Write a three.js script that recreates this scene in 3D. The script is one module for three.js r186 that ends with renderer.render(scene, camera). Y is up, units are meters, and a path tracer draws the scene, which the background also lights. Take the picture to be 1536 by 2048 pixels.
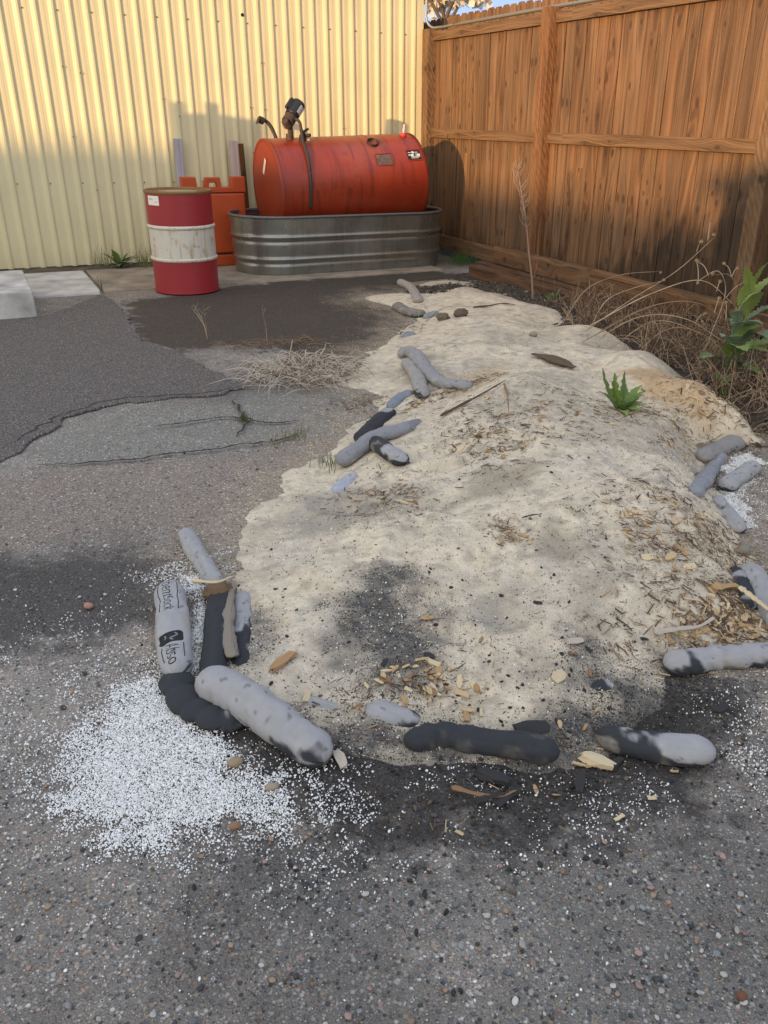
import * as THREE from 'three';
import { mergeGeometries, mergeVertices } from 'three/addons/utils/BufferGeometryUtils.js';
import { RoundedBoxGeometry } from 'three/addons/geometries/RoundedBoxGeometry.js';

// ---------- camera, sky, sun, exposure ----------
const scene = new THREE.Scene();
const camera = new THREE.PerspectiveCamera(63.36, 0.75, 0.05, 400);
camera.position.set(0, 1.46, 0);
camera.rotation.order = 'YXZ';
camera.rotation.set(THREE.MathUtils.degToRad(-25.15), THREE.MathUtils.degToRad(-28.2), THREE.MathUtils.degToRad(1.17));
camera.setViewOffset(1536, 2048, -93, 0, 1536, 2048);
const renderer = new THREE.WebGLRenderer();
renderer.toneMapping = THREE.LinearToneMapping;
renderer.toneMappingExposure = 1.33;
renderer.shadowMap.enabled = true;
const SUN = new THREE.Vector3(-1, 0.115, 0.56).normalize();      // towards the sun: low, over the left shoulder
{
  const W = 512, Hh = 256, data = new Float32Array(W * Hh * 4), d = new THREE.Vector3();
  for (let j = 0; j < Hh; j++) for (let i = 0; i < W; i++) {
    const el = ((j + 0.5) / Hh - 0.5) * Math.PI, az = ((i + 0.5) / W - 0.5) * 2 * Math.PI;
    d.set(Math.cos(el) * Math.cos(az), Math.sin(el), Math.cos(el) * Math.sin(az));
    const up = Math.max(0, d.y), c = d.dot(SUN), veil = 0.12 + 0.88 * Math.pow(0.5 + 0.5 * c, 1.1);      // clear blue away from the sun, thin bright veil towards it
    const glow = 1.5 * Math.pow(Math.max(0, c), 14), hz = Math.pow(1 - up, 4), k = (j * W + i) * 4;
    data[k] = 0.25 + 0.06 * hz + 0.73 * veil + 1.0 * glow;
    data[k + 1] = 0.41 + 0.05 * hz + 0.555 * veil + 0.82 * glow;
    data[k + 2] = 0.71 + 0.02 * hz + 0.24 * veil + 0.55 * glow;
    data[k + 3] = 1;
  }
  const sky = new THREE.DataTexture(data, W, Hh, THREE.RGBAFormat, THREE.FloatType);
  sky.mapping = THREE.EquirectangularReflectionMapping;
  sky.magFilter = sky.minFilter = THREE.LinearFilter; sky.needsUpdate = true;
  scene.background = sky; scene.environment = sky;
}
const sun = new THREE.DirectionalLight(new THREE.Color().setRGB(1, 0.62, 0.29), 3.7);
sun.position.copy(SUN).multiplyScalar(60); sun.target.position.set(0, 0, 0);
sun.castShadow = true; sun.shadow.radius = 1.5; sun.shadow.mapSize.set(4096, 4096);
Object.assign(sun.shadow.camera, { left: -25, right: 25, top: 20, bottom: -20, near: 1, far: 140 });
scene.add(sun, sun.target);

// ---------- helpers ----------
const V = (x, y, z) => new THREE.Vector3(x, y, z), V2 = (x, y) => new THREE.Vector2(x, y);
const rng = s => () => { s |= 0; s = s + 0x6D2B79F5 | 0; let t = Math.imul(s ^ s >>> 15, 1 | s); t = t + Math.imul(t ^ t >>> 7, 61 | t) ^ t; return ((t ^ t >>> 14) >>> 0) / 4294967296; };
const hash = (i, j, s) => { let h = Math.imul(i, 374761393) ^ Math.imul(j, 668265263) ^ Math.imul(s, 2147483647 - 97); h = Math.imul(h ^ h >>> 13, 1274126177); return ((h ^ h >>> 16) >>> 0) / 4294967296; };
function noise(x, y, s = 0) {
  const i = Math.floor(x), j = Math.floor(y), u = x - i, v = y - j, a = u * u * (3 - 2 * u), b = v * v * (3 - 2 * v);
  return (hash(i, j, s) * (1 - a) + hash(i + 1, j, s) * a) * (1 - b) + (hash(i, j + 1, s) * (1 - a) + hash(i + 1, j + 1, s) * a) * b;
}
const fbm = (x, y, o = 4, s = 0) => { let t = 0, a = 0.5, n = 0; for (let k = 0; k < o; k++) { t += a * noise(x, y, s + k); n += a; x *= 2.03; y *= 2.03; a *= 0.5; } return t / n; };
const clamp = (x, a = 0, b = 1) => Math.min(b, Math.max(a, x));
const sm = (a, b, x) => { const t = clamp((x - a) / (b - a)); return t * t * (3 - 2 * t); };
const mix = (a, b, t) => a + (b - a) * t;
const mix3 = (a, b, t) => [mix(a[0], b[0], t), mix(a[1], b[1], t), mix(a[2], b[2], t)];
const s8 = v => Math.round(255 * (v <= 0.0031308 ? 12.92 * v : 1.055 * Math.pow(v, 1 / 2.4) - 0.055));
function dataTex(w, h, fn, srgb = true) {           // fn(x, y) -> linear rgb or one value
  const d = new Uint8Array(w * h * 4);
  for (let y = 0; y < h; y++) for (let x = 0; x < w; x++) {
    const c = fn(x, y), k = (y * w + x) * 4;
    for (let q = 0; q < 3; q++) { const v = clamp(typeof c === 'number' ? c : c[q]); d[k + q] = srgb ? s8(v) : Math.round(v * 255); }
    d[k + 3] = 255;
  }
  const t = new THREE.DataTexture(d, w, h); t.wrapS = t.wrapT = THREE.RepeatWrapping; t.magFilter = THREE.LinearFilter; t.minFilter = THREE.LinearMipmapLinearFilter; t.generateMipmaps = true;
  if (srgb) t.colorSpace = THREE.SRGBColorSpace; t.needsUpdate = true; return t;
}
function canvasTex(w, h, draw) {
  const c = document.createElement('canvas'); c.width = w; c.height = h; draw(c.getContext('2d'), w, h);
  const t = new THREE.CanvasTexture(c); t.colorSpace = THREE.SRGBColorSpace; t.wrapS = t.wrapT = THREE.RepeatWrapping; return t;
}
const lin = c => new THREE.Color().setRGB(c[0], c[1], c[2]);
function mat(c, rough = 0.8, o = {}) { const { metal = 0, ...r } = o; return new THREE.MeshStandardMaterial({ color: lin(c), roughness: rough, metalness: metal, ...r }); }
function leafMat(c) { return new THREE.MeshPhysicalMaterial({ color: lin(c), roughness: 0.75, transmission: 0.3, thickness: 0, side: THREE.DoubleSide }); }
const taken = {};
const numbered = n => { taken[n] = (taken[n] ?? -1) + 1; return taken[n] ? `${n}_${String(taken[n]).padStart(3, '0')}` : n; };
function shad(o) { o.traverse(m => { if (m.isMesh) { m.castShadow = true; m.receiveShadow = true; } }); return o; }
function tag(o, label, category, group, kind) { if (label) o.userData.label = label; if (category) o.userData.category = category; if (group) o.userData.group = group; if (kind) o.userData.kind = kind; return o; }
function thing(name, label, category, pos = [0, 0, 0], group) { const o = new THREE.Group(); o.name = numbered(name); o.position.set(...pos); scene.add(o); return tag(o, label, category, group); }
function part(parent, name, geo, m) { const o = new THREE.Mesh(geo, m); o.name = name; parent.add(o); return shad(o); }
function solo(name, geo, m, label, category, group) { const o = new THREE.Mesh(geo, m); o.name = numbered(name); scene.add(o); shad(o); return tag(o, label, category, group); }
function struct(name, geo, m) { const o = new THREE.Mesh(geo, m); o.name = numbered(name); o.userData.kind = 'structure'; scene.add(o); return shad(o); }
const T = (g, x = 0, y = 0, z = 0, rx = 0, ry = 0, rz = 0) => { g.applyMatrix4(new THREE.Matrix4().compose(V(x, y, z), new THREE.Quaternion().setFromEuler(new THREE.Euler(rx, ry, rz, 'YXZ')), V(1, 1, 1))); return g; };
const bx = (w, h, d, x = 0, y = 0, z = 0) => new THREE.BoxGeometry(w, h, d).translate(x, y, z);
const rbx = (w, h, d, x = 0, y = 0, z = 0, r = 0.006) => new RoundedBoxGeometry(w, h, d, 2, r).translate(x, y, z);
const cyl = (r0, r1, h, n = 24, open = false) => new THREE.CylinderGeometry(r0, r1, h, n, 1, open);
function merge(list) { const noUV = list.some(g => !g.attributes.uv); return mergeGeometries(list.map(g => { const n = g.index ? g.toNonIndexed() : g; for (const k of Object.keys(n.attributes)) if (!['position', 'normal', 'uv'].includes(k) || (noUV && k === 'uv')) n.deleteAttribute(k); return n; })); }
// swept tube: pts = Vector3[], rad(t, a) = radius, capped by rad going to zero at both ends; uv = metres along, 0..1 round
function sweep(pts, rad, n = 40, m = 12, o = {}) {
  const { flat = 1, colour = null } = o, cu = new THREE.CatmullRomCurve3(pts, false, 'centripetal'), L = cu.getLength(), pos = [], uv = [], col = [], idx = [], tA = V(), side = V(), up = V();
  for (let i = 0; i <= n; i++) {
    let t = i / n; if (o.cap) t = t < 0.5 ? 0.5 * Math.pow(2 * t, 1.6) : 1 - 0.5 * Math.pow(2 * (1 - t), 1.6);
    const p = cu.getPointAt(t); cu.getTangentAt(t, tA);
    side.crossVectors(tA, Math.abs(tA.y) > 0.95 ? V(1, 0, 0) : V(0, 1, 0)).normalize(); up.crossVectors(side, tA).normalize();
    for (let j = 0; j <= m; j++) {
      const a = (j % m) / m * Math.PI * 2, r = rad(t, a, L), cx = Math.cos(a) * r, cy = Math.sin(a) * r * flat;
      pos.push(p.x + side.x * cx + up.x * cy, p.y + side.y * cx + up.y * cy, p.z + side.z * cx + up.z * cy); uv.push(t * L, j / m);
      if (colour) col.push(...colour(t, a, L));
    }
  }
  for (let i = 0; i < n; i++) for (let j = 0; j < m; j++) { const a = i * (m + 1) + j, b = a + m + 1; idx.push(a, a + 1, b, b, a + 1, b + 1); }
  const g = new THREE.BufferGeometry(); g.setAttribute('position', new THREE.Float32BufferAttribute(pos, 3)); g.setAttribute('uv', new THREE.Float32BufferAttribute(uv, 2));
  if (colour) g.setAttribute('color', new THREE.Float32BufferAttribute(col, 3));
  g.setIndex(idx); g.computeVertexNormals();
  const nn = g.attributes.normal; for (let i = 0; i <= n; i++) { const a = i * (m + 1), b = a + m, v = V(nn.getX(a) + nn.getX(b), nn.getY(a) + nn.getY(b), nn.getZ(a) + nn.getZ(b)).normalize(); nn.setXYZ(a, v.x, v.y, v.z); nn.setXYZ(b, v.x, v.y, v.z); }
  return g;
}
const rod = (pts, r0, r1 = r0, n = 14, m = 6) => sweep(pts, t => t === 0 || t === 1 ? 0.0004 : mix(r0, r1, t), n, m);
function instanced(name, geo, m, list, label, category) {      // list: {p, q, s, c}
  const o = new THREE.InstancedMesh(geo, m, list.length), M = new THREE.Matrix4(), c = new THREE.Color();
  list.forEach((e, i) => { M.compose(e.p, e.q, e.s); o.setMatrixAt(i, M); if (e.c) o.setColorAt(i, c.setRGB(...e.c)); });
  o.name = numbered(name); scene.add(o); o.castShadow = o.receiveShadow = true; return tag(o, label, category, null, 'stuff');
}
const quat = (r, flat = 1) => new THREE.Quaternion().setFromEuler(new THREE.Euler((r() - 0.5) * flat * 3, r() * 6.283, (r() - 0.5) * flat * 3, 'YXZ'));
function sdPoly(p, x, y) {                                   // signed distance, negative inside
  let d = 1e9, s = 1;
  for (let i = 0, j = p.length - 1; i < p.length; j = i++) {
    const ex = p[j][0] - p[i][0], ey = p[j][1] - p[i][1], wx = x - p[i][0], wy = y - p[i][1], t = clamp((wx * ex + wy * ey) / (ex * ex + ey * ey));
    const bx_ = wx - ex * t, by = wy - ey * t; d = Math.min(d, bx_ * bx_ + by * by);
    const c1 = y >= p[i][1], c2 = y < p[j][1], c3 = ex * wy > ey * wx; if ((c1 && c2 && c3) || (!c1 && !c2 && !c3)) s = -s;
  }
  return s * Math.sqrt(d);
}
function lump(seed, sub = 1, jit = 0.3) {                    // an irregular stone-like solid of about unit radius
  const g = mergeVertices(new THREE.IcosahedronGeometry(1, sub).deleteAttribute('normal').deleteAttribute('uv')), p = g.attributes.position, r = rng(seed);
  for (let i = 0; i < p.count; i++) { const k = 1 - jit / 2 + jit * r(); p.setXYZ(i, p.getX(i) * k, p.getY(i) * k, p.getZ(i) * k); }
  g.computeVertexNormals(); return g;
}

// ---------- height of the spilled sand (metres above the asphalt, negative where there is none) ----------
const SP = [[3.076,-7.033,-0.1971],[2.926,-7.089,0.0942],[3.161,-6.631,-0.0784],[3.001,-6.629,0.1521],[3.086,-6.048,-0.0009],[2.94,-6.112,0.1126],[2.712,-5.601,-0.0915],[2.587,-5.7,0.0372],[2.528,-5.345,0.0475],[2.429,-5.47,0.1732],[2.261,-5.244,-0.2695],[2.146,-5.355,0.0063],[2.202,-5.008,0.0255],[2.062,-5.086,0.1608],[2.002,-4.777,-0.1035],[1.878,-4.878,0.0864],[1.851,-4.577,-0.2536],[1.694,-4.609,0.0274],[1.907,-4.306,0.0972],[1.75,-4.336,0.1739],[1.739,-3.999,0.1169],[1.609,-4.091,-0.0092],[1.558,-3.812,0.0207],[1.451,-3.932,0.0434],[1.36,-3.659,-0.0802],[1.246,-3.772,-0.0081],[1.216,-3.468,0.0582],[1.098,-3.576,0.1147],[1.107,-3.383,-0.1252],[0.994,-3.497,-0.0142],[0.972,-3.226,-0.0791],[0.845,-3.323,0.0621],[0.828,-3.014,0.0234],[0.696,-3.104,0.0372],[0.702,-2.827,0.0706],[0.563,-2.906,0.0008],[0.618,-2.647,0.0313],[0.466,-2.694,-0.0115],[0.57,-2.401,0.2136],[0.417,-2.446,0.0434],[0.443,-2.053,-0.1018],[0.287,-2.086,0.0120],[0.475,-1.943,0.2554],[0.323,-1.893,-0.0255],[0.539,-1.763,0.0887],[0.386,-1.716,0.0625],[0.572,-1.622,-0.0682],[0.425,-1.56,0.0057],[0.635,-1.538,-0.1382],[0.537,-1.411,0.0130],[0.73,-1.501,0.0238],[0.677,-1.35,-0.0099],[0.854,-1.46,0.0591],[0.783,-1.317,0.1272],[0.961,-1.386,0.0183],[0.868,-1.256,-0.0046],[1.075,-1.304,-0.0758],[1.015,-1.156,0.0138],[1.193,-1.292,-0.1219],[1.215,-1.133,0.0013],[1.323,-1.339,0.1646],[1.37,-1.186,0.0535],[1.498,-1.386,0.0253],[1.555,-1.237,-0.0125],[1.613,-1.449,-0.0899],[1.685,-1.307,-0.0876],[1.758,-1.517,0.5039],[1.782,-1.359,0.2043],[1.853,-1.486,-0.0910],[1.995,-1.444,-0.1530],[2.053,-1.295,-0.0131],[2.185,-1.615,0.1120],[2.305,-1.509,-0.0038],[2.354,-1.852,0.4878],[2.479,-1.752,-0.0724],[2.53,-2.048,0.2137],[2.66,-1.954,-0.3282],[2.723,-2.369,0.1653],[2.863,-2.292,-0.1588],[2.807,-2.552,0.3047],[2.943,-2.467,0.2130],[2.949,-2.731,0.8114],[3.045,-2.603,-0.3996],[3.22,-2.861,4.0977],[3.276,-2.711,-0.2021],[3.46,-2.919,3.0362],[3.552,-2.788,-0.7533],[3.567,-3.104,0.5181],[3.717,-3.051,-0.3648],[3.656,-3.474,0.6835],[3.812,-3.435,-0.0849],[3.816,-4.097,0.4737],[3.972,-4.064,-0.0060],[3.955,-4.915,0.3179],[4.112,-4.883,0.0805],[4.209,-6.01,0.3492],[4.364,-5.969,0.0965],[4.4,-6.6,-0.0412],[4.557,-6.571,0.0667],[4.42,-7.15,-0.0626],[4.58,-7.148,0.1066],[4.407,-7.368,-0.1350],[4.542,-7.454,0.0824],[4.131,-7.601,-0.1655],[4.127,-7.761,0.1056],[3.774,-7.35,-0.1859],[3.663,-7.465,0.1004],[3.576,-7.066,-0.0339],[3.503,-7.208,0.4213],[3.348,-7.131,-0.2872],[3.337,-7.291,0.0416],[0.848,-2.811,-0.1410],[0.674,-2.094,0.0643],[0.693,-2.451,-0.2305],[0.575,-1.99,-0.3380],[0.869,-1.964,0.0169],[0.754,-1.708,-0.0592],[0.947,-1.631,-0.0020],[1.093,-1.474,-0.0427],[1.378,-1.515,-0.1823],[1.668,-1.71,-0.1149],[1.245,-1.85,0.0707],[1.617,-2.449,0.0715],[1.212,-2.259,-0.0052],[1.261,-2.601,-0.0182],[1.255,-3.086,0.1185],[1.473,-3.039,0.0118],[1.801,-3.282,-0.0737],[2.221,-3.422,-0.0020],[2.441,-3.575,-0.3933],[2.476,-3.135,-0.0525],[2.46,-2.631,-0.1387],[2.409,-2.348,-0.3389],[2.306,-2.001,-0.4533],[1.845,-2.28,0.0053],[1.905,-2.057,0.0229],[1.911,-1.672,-0.3270],[2.888,-3.872,0.0991],[2.794,-3.164,0.3495],[2.88,-2.848,-1.2226],[2.704,-4.814,-0.0741],[2.343,-4.414,-0.0515],[2.261,-3.735,0.2360],[3.248,-5.055,-0.0338],[3.422,-5.861,-0.0429],[3.6,-6.713,0.0146],[4.064,-6.352,-0.2069],[4.066,-5.806,-0.4164],[3.732,-4.639,-0.5981],[3.533,-3.793,-0.9071],[3.356,-3.188,-1.3267],[3.321,-2.891,-6.0853],[3.261,-3.691,0.2798],[3.182,-3.184,0.4769],[3.337,-4.559,0.1573],[1.913,-4.079,-0.1934],[2.212,-4.567,0.1212],[3.4,-2.721,0.7887],[3.039,-2.482,-0.2454],[2.66,-2.075,0.4007]];
const DENT = [[1.727,-2.59],[1.617,-2.055],[1.116,-2.803],[1.512,-1.742],[1.238,-1.868],[1.587,-2.883],[1.184,-2.359],[2.103,-2.856],[1.285,-2.106],[2.201,-2.393],[1.047,-1.813],[1.188,-1.594],[0.743,-2.286],[3.16,-3.845],[3.155,-4.651]].map(([x, z], i) => { const a = i * 1.9 + 0.4; return [x, z, Math.cos(a), Math.sin(a), 0.11 + 0.05 * ((i * 7) % 5) / 5, 0.016 + 0.012 * ((i * 3) % 4) / 4]; });
function sandRaw(x, z) { let h = 0; for (const p of SP) h += p[2] * Math.sqrt((x - p[0]) ** 2 + (z - p[1]) ** 2 + 0.0144); return h; }
function sandH(x, z) {
  let h = sandRaw(x, z); if (h < -0.06) return h; const back = sm(2.6, 3.1, x) * sm(-3, -3.4, z); if (h > 0 && h < 0.06) h *= mix(mix(0.22, 1, h / 0.06), 1, back);
  const k = sm(-0.03, 0.08, h); let dent = 0; for (const [a, b, c, s, w, d] of DENT) { const dx = x - a, dz = z - b; if (dx * dx + dz * dz < 0.12) { const u = (dx * c + dz * s) / w, v = (-dx * s + dz * c) / (w * 0.42), q = Math.sqrt(u * u + v * v); dent += d * (-Math.exp(-q * q * 1.4) + 0.5 * Math.exp(-((q - 1.5) ** 2) * 5)); } }
  return h + dent * k + (fbm(x * 5, z * 5, 5, 35) - 0.5) * 0.05 * (1 - 0.8 * back) * sm(0.09, 0.0, Math.abs(h)) + (fbm(x * 5, z * 5, 3, 5) - 0.5) * 0.045 * k + (fbm(x * 2.6, z * 2.6, 2, 9) - 0.5) * 0.05 * k + (fbm(x * 34, z * 34, 2, 3) - 0.5) * 0.006 * (0.3 + k) + (noise(x * 48, z * 48, 8) - 0.5) * 0.0035;
}
const inSand = (x, z) => x > 0.2 && x < 4.8 && z > -7.7 && z < -1.05;
const surf = (x, z) => inSand(x, z) ? Math.max(0, sandH(x, z)) : 0;

// ---------- ground textures ----------
const stoneCol = k => k < 0.34 ? [0.42, 0.39, 0.36] : k < 0.5 ? [0.62, 0.6, 0.57] : k < 0.63 ? [0.46, 0.37, 0.28] : k < 0.69 ? [0.48, 0.33, 0.29] : k < 0.86 ? [0.2, 0.21, 0.22] : k < 0.89 ? [0.74, 0.73, 0.7] : [0.1, 0.1, 0.105];
function aggregate(N, size, cellA, fill, dark, seed) {
  const nA = Math.round(size / cellA), nB = Math.round(size / (cellA * 0.45)), col = new Float32Array(N * N * 3), hgt = new Float32Array(N * N);
  const near = (u, v, n, s) => { const gx = Math.floor(u * n), gy = Math.floor(v * n); let b = 9, id = 0; for (let a = -1; a < 2; a++) for (let c = -1; c < 2; c++) { const i = (gx + a + n) % n, j = (gy + c + n) % n, dx = gx + a + hash(i, j, s) - u * n, dy = gy + c + hash(i, j, s + 1) - v * n, d = dx * dx + dy * dy; if (d < b) { b = d; id = i * n + j; } } return [Math.sqrt(b), id]; };
  for (let y = 0; y < N; y++) for (let x = 0; x < N; x++) {
    const u = (x + 0.5) / N, v = (y + 0.5) / N, [dA, iA] = near(u, v, nA, seed), [dB, iB] = near(u, v, nB, seed + 7);
    const g0 = 0.45 + hash(x, y, 4) * 0.6 + hash(x >> 1, y >> 1, 8) * 0.5; let c = [dark * g0, dark * g0 * 0.94, dark * g0 * 0.87], h = 0.15 * hash(x, y, 6);
    const rB = 0.62 * Math.sqrt(hash(iB, 3, 5));
    if (hash(iB, 1, 5) < fill * 0.9 && dB < rB) { const s = stoneCol(hash(iB, 2, 5)), e = 0.75 + 0.35 * hash(iB, 4, 5); c = [s[0] * e, s[1] * e, s[2] * e]; h = 0.35 + 0.25 * (1 - (dB / rB) ** 2); }
    const rA = 0.25 + 0.3 * hash(iA, 3, 9);
    if (hash(iA, 1, 9) < fill && dA < rA) { const s = stoneCol(hash(iA, 2, 9)), e = (0.7 + 0.4 * hash(iA, 4, 9)) * (0.93 + 0.14 * hash(x >> 1, y >> 1, 2)); c = [s[0] * e, s[1] * e, s[2] * e]; h = 0.5 + 0.5 * (1 - (dA / rA) ** 2); }
    const k = y * N + x; col[k * 3] = c[0]; col[k * 3 + 1] = c[1]; col[k * 3 + 2] = c[2]; hgt[k] = h;
  }
  return [dataTex(N, N, (x, y) => { const k = (y * N + x) * 3; return [col[k], col[k + 1], col[k + 2]]; }), dataTex(N, N, (x, y) => hgt[y * N + x], false)];
}
const [aggMap, aggBump] = aggregate(1536, 1.9, 0.0098, 0.46, 0.24, 11);
const [finMap, finBump] = aggregate(1024, 1.3, 0.008, 0.5, 0.14, 31);
// one-metre uv on a flat geometry
function uvXZ(g, s) { const p = g.attributes.position, a = new Float32Array(p.count * 2); for (let i = 0; i < p.count; i++) { a[2 * i] = p.getX(i) / s; a[2 * i + 1] = p.getZ(i) / s; } g.setAttribute('uv', new THREE.BufferAttribute(a, 2)); return g; }

// ---------- the asphalt yard: one sheet, colour of its stains per vertex ----------
const oilPoly = [[1.07,-7.703],[1.436,-7.826],[2.04,-8.041],[2.634,-8.19],[3.396,-8.211],[4.41,-8.235],[4.598,-7.744],[4.274,-7.239],[3.687,-7.075],[2.955,-6.103],[2.528,-5.345],[2.072,-4.876],[1.937,-5.153],[1.784,-5.635],[1.448,-5.845],[1.091,-5.813],[0.931,-6.036],[0.973,-6.838]];
const pinkPoly = [[-0.477,-4.032],[-0.087,-3.911],[0.653,-3.78],[1.305,-3.724],[1.545,-3.652],[1.348,-3.372],[0.965,-3.171],[0.67,-2.751],[0.513,-2.872],[0.305,-3.04],[-0.123,-3.133],[-0.445,-3.202]];
const darkBand = [[-0.286,-3.105],[0.066,-2.956],[0.433,-2.933],[0.523,-2.612],[0.414,-2.307],[0.307,-2.392],[0.048,-2.363],[-0.156,-2.405],[-0.314,-2.454]];
const sootPoly = [[0.276,-1.905],[0.403,-1.819],[0.547,-1.592],[0.844,-1.672],[1.336,-1.453],[1.569,-1.444],[1.785,-1.283],[1.624,-1.189],[1.471,-1.111],[1.322,-1.047],[1.21,-0.996],[0.998,-1.06],[0.803,-1.134],[0.507,-1.299],[0.416,-1.446],[0.344,-1.613]];
const wetPoly = [[0.381,-1.412],[0.524,-1.34],[0.635,-1.251],[1.127,-1.004],[1.273,-0.964],[1.108,-0.918],[0.904,-0.99],[0.688,-1.16],[0.519,-1.215],[0.393,-1.248],[0.282,-1.247]];
const greyPoly = [[0.053,-4.153],[0.237,-4.42],[0.428,-4.57],[0.722,-4.606],[1.072,-4.557],[1.278,-4.665],[1.579,-4.642],[1.814,-4.424],[1.772,-4.179],[1.389,-3.806],[1.172,-3.793],[1.021,-3.801],[0.657,-3.8],[0.327,-3.849],[0.098,-3.903]];
const trackPoly = [[0.265,-1.373],[0.305,-1.322],[0.48,-1.234],[0.57,-0.945],[0.563,-0.751],[0.322,-0.855],[0.275,-1.094]];
const bluePoly = [[0.29,-1.271],[0.432,-1.289],[0.795,-1.122],[1.371,-0.881],[1.375,-0.667],[0.973,-0.523],[0.632,-0.697],[0.657,-0.901],[0.342,-1.11]];
function groundTint(x, z) {
  const w = (fbm(x * 9, z * 9, 4, 21) - 0.5) * 0.22, w2 = (fbm(x * 34, z * 34, 3, 25) - 0.5) * 0.2, big = fbm(x * 1.7, z * 1.7, 4, 23), fine = fbm(x * 14, z * 14, 3, 29);
  let c = [0.8 + 0.8 * (big - 0.5) + 0.4 * (fine - 0.5), 0, 0]; c[1] = c[0] * 0.965; c[2] = c[0] * 0.915;
  const lay = (poly, tone, soft, k = 1, f = 1) => { const t = sm(soft, -soft, sdPoly(poly, x, z) + (w + w2) * f) * k; c = mix3(c, tone, t); };
  if (z > -1.8) lay(bluePoly, [0.56, 0.57, 0.55], 0.14, 0.7);
  lay(greyPoly, [0.82, 0.84, 0.8], 0.1, 0.85, 0.7); lay(pinkPoly, [0.92, 0.83, 0.76], 0.12, 0.85);
  if (z > -4.5) { lay(darkBand, [0.24, 0.235, 0.235], 0.08, 0.9); lay(wetPoly, [0.36, 0.355, 0.345], 0.09, 0.8); lay(trackPoly, [0.42, 0.42, 0.41], 0.12, 0.55); lay(sootPoly, [0.13, 0.124, 0.12], 0.09, 0.97, 1); }
  lay(oilPoly, [0.205, 0.172, 0.14], 0.05, 0.96);
  const sd = inSand(x, z) ? sandRaw(x, z) : -1;                    // loose grains thin out round the foot of the sand
  if (sd > -0.09 && sd < 0.06) { const t = sm(-0.085, -0.01, sd + w * 0.3) * (0.35 + 0.9 * noise(x * 70, z * 70, 41)); const sc = sdPoly(sootPoly, x, z) < 0.02 ? [0.2, 0.19, 0.18] : [1.25, 1.1, 0.88]; c = mix3(c, sc, clamp(t) * 0.8); }
  const g = 0.9 + 0.2 * noise(x * 60, z * 60, 43); return [c[0] * g, c[1] * g, c[2] * g];
}
{
  const line = (a, b, s, b0, b1) => { const r = []; for (let v = b0; v < a - 1e-6; v += Math.max(0.5, (a - v) * 0.22)) r.push(v); for (let v = a; v <= b + 1e-6; v += s) r.push(v); for (let v = b + 0.3; v < b1; v += Math.max(0.5, (v - b) * 0.3)) r.push(v); r.push(b1); return r; };
  const xs = line(-0.6, 4.9, 0.02, -120, 120), zs = []; { let z = 120; while (z > 0.4) { zs.push(z); z -= Math.max(0.4, z * 0.25); } z = 0.2; while (z > -9.7) { zs.push(z); z -= clamp(0.012 - (z + 1) * 0.004, 0.013, 0.035); } z = -10.2; while (z > -120) { zs.push(z); z -= 1 + (-z - 10) * 0.3; } zs.push(-120); }
  const nx = xs.length, nz = zs.length, pos = new Float32Array(nx * nz * 3), col = new Float32Array(nx * nz * 3), idx = [];
  for (let j = 0; j < nz; j++) for (let i = 0; i < nx; i++) {
    const k = (j * nx + i) * 3, x = xs[i], z = zs[j], near = x > -1 && x < 5.2 && z < 0.5 && z > -9.8;
    pos[k] = x; pos[k + 1] = near ? (fbm(x * 3, z * 3, 2, 51) - 0.5) * 0.012 - 0.004 : 0; pos[k + 2] = z;
    const c = near ? groundTint(x, z) : [0.7, 0.69, 0.67]; col[k] = c[0]; col[k + 1] = c[1]; col[k + 2] = c[2];
    if (i && j) { const a = j * nx + i; idx.push(a, a - nx, a - 1, a - 1, a - nx, a - nx - 1); }
  }
  const g = new THREE.BufferGeometry(); g.setAttribute('position', new THREE.BufferAttribute(pos, 3)); g.setAttribute('color', new THREE.BufferAttribute(col, 3)); g.setIndex(idx); uvXZ(g, 1.9); g.computeVertexNormals();
  struct('asphalt_ground', g, mat([1, 1, 1], 0.88, { map: aggMap, bumpMap: aggBump, bumpScale: 0.004, vertexColors: true }));
}
// newer patches of asphalt, laid proud of the old surface with broken edges
function patch(name, poly, th, tile, m, seed, amp = 0.03) {
  const pts = []; for (let i = 0; i < poly.length; i++) { const a = poly[i], b = poly[(i + 1) % poly.length], L = Math.hypot(b[0] - a[0], b[1] - a[1]), n = Math.max(1, Math.min(120, Math.round(L / 0.035))); for (let k = 0; k < n; k++) { const t = k / n, x = mix(a[0], b[0], t), z = mix(a[1], b[1], t); pts.push(V2(x + (fbm(x * 12, z * 12, 3, seed) - 0.5) * amp * 2, -(z + (fbm(x * 12, z * 12, 3, seed + 5) - 0.5) * amp * 2))); } }
  const g = new THREE.ExtrudeGeometry(new THREE.Shape(pts), { depth: th, bevelEnabled: true, bevelThickness: 0.004, bevelSize: 0.005, bevelSegments: 1 }); g.rotateX(-Math.PI / 2); uvXZ(g, tile); return struct(name, g, m);
}
patch('asphalt_patch', [[-1.576,-7.729],[-0.276,-7.364],[0.319,-7.21],[0.93,-8.031],[0.999,-7.521],[0.958,-6.748],[0.92,-6.201],[1.06,-5.827],[1.153,-5.361],[1.252,-4.892],[1.275,-4.778],[1.106,-4.688],[0.749,-4.745],[0.45,-4.73],[0.256,-4.603],[0.066,-4.321],[-0.057,-4.112],[-0.207,-3.904],[-1.002,-3.991]], 0.006, 1.3, mat([0.62, 0.6, 0.59], 0.92, { map: finMap, bumpMap: finBump, bumpScale: 0.004 }), 61, 0.05);
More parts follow.
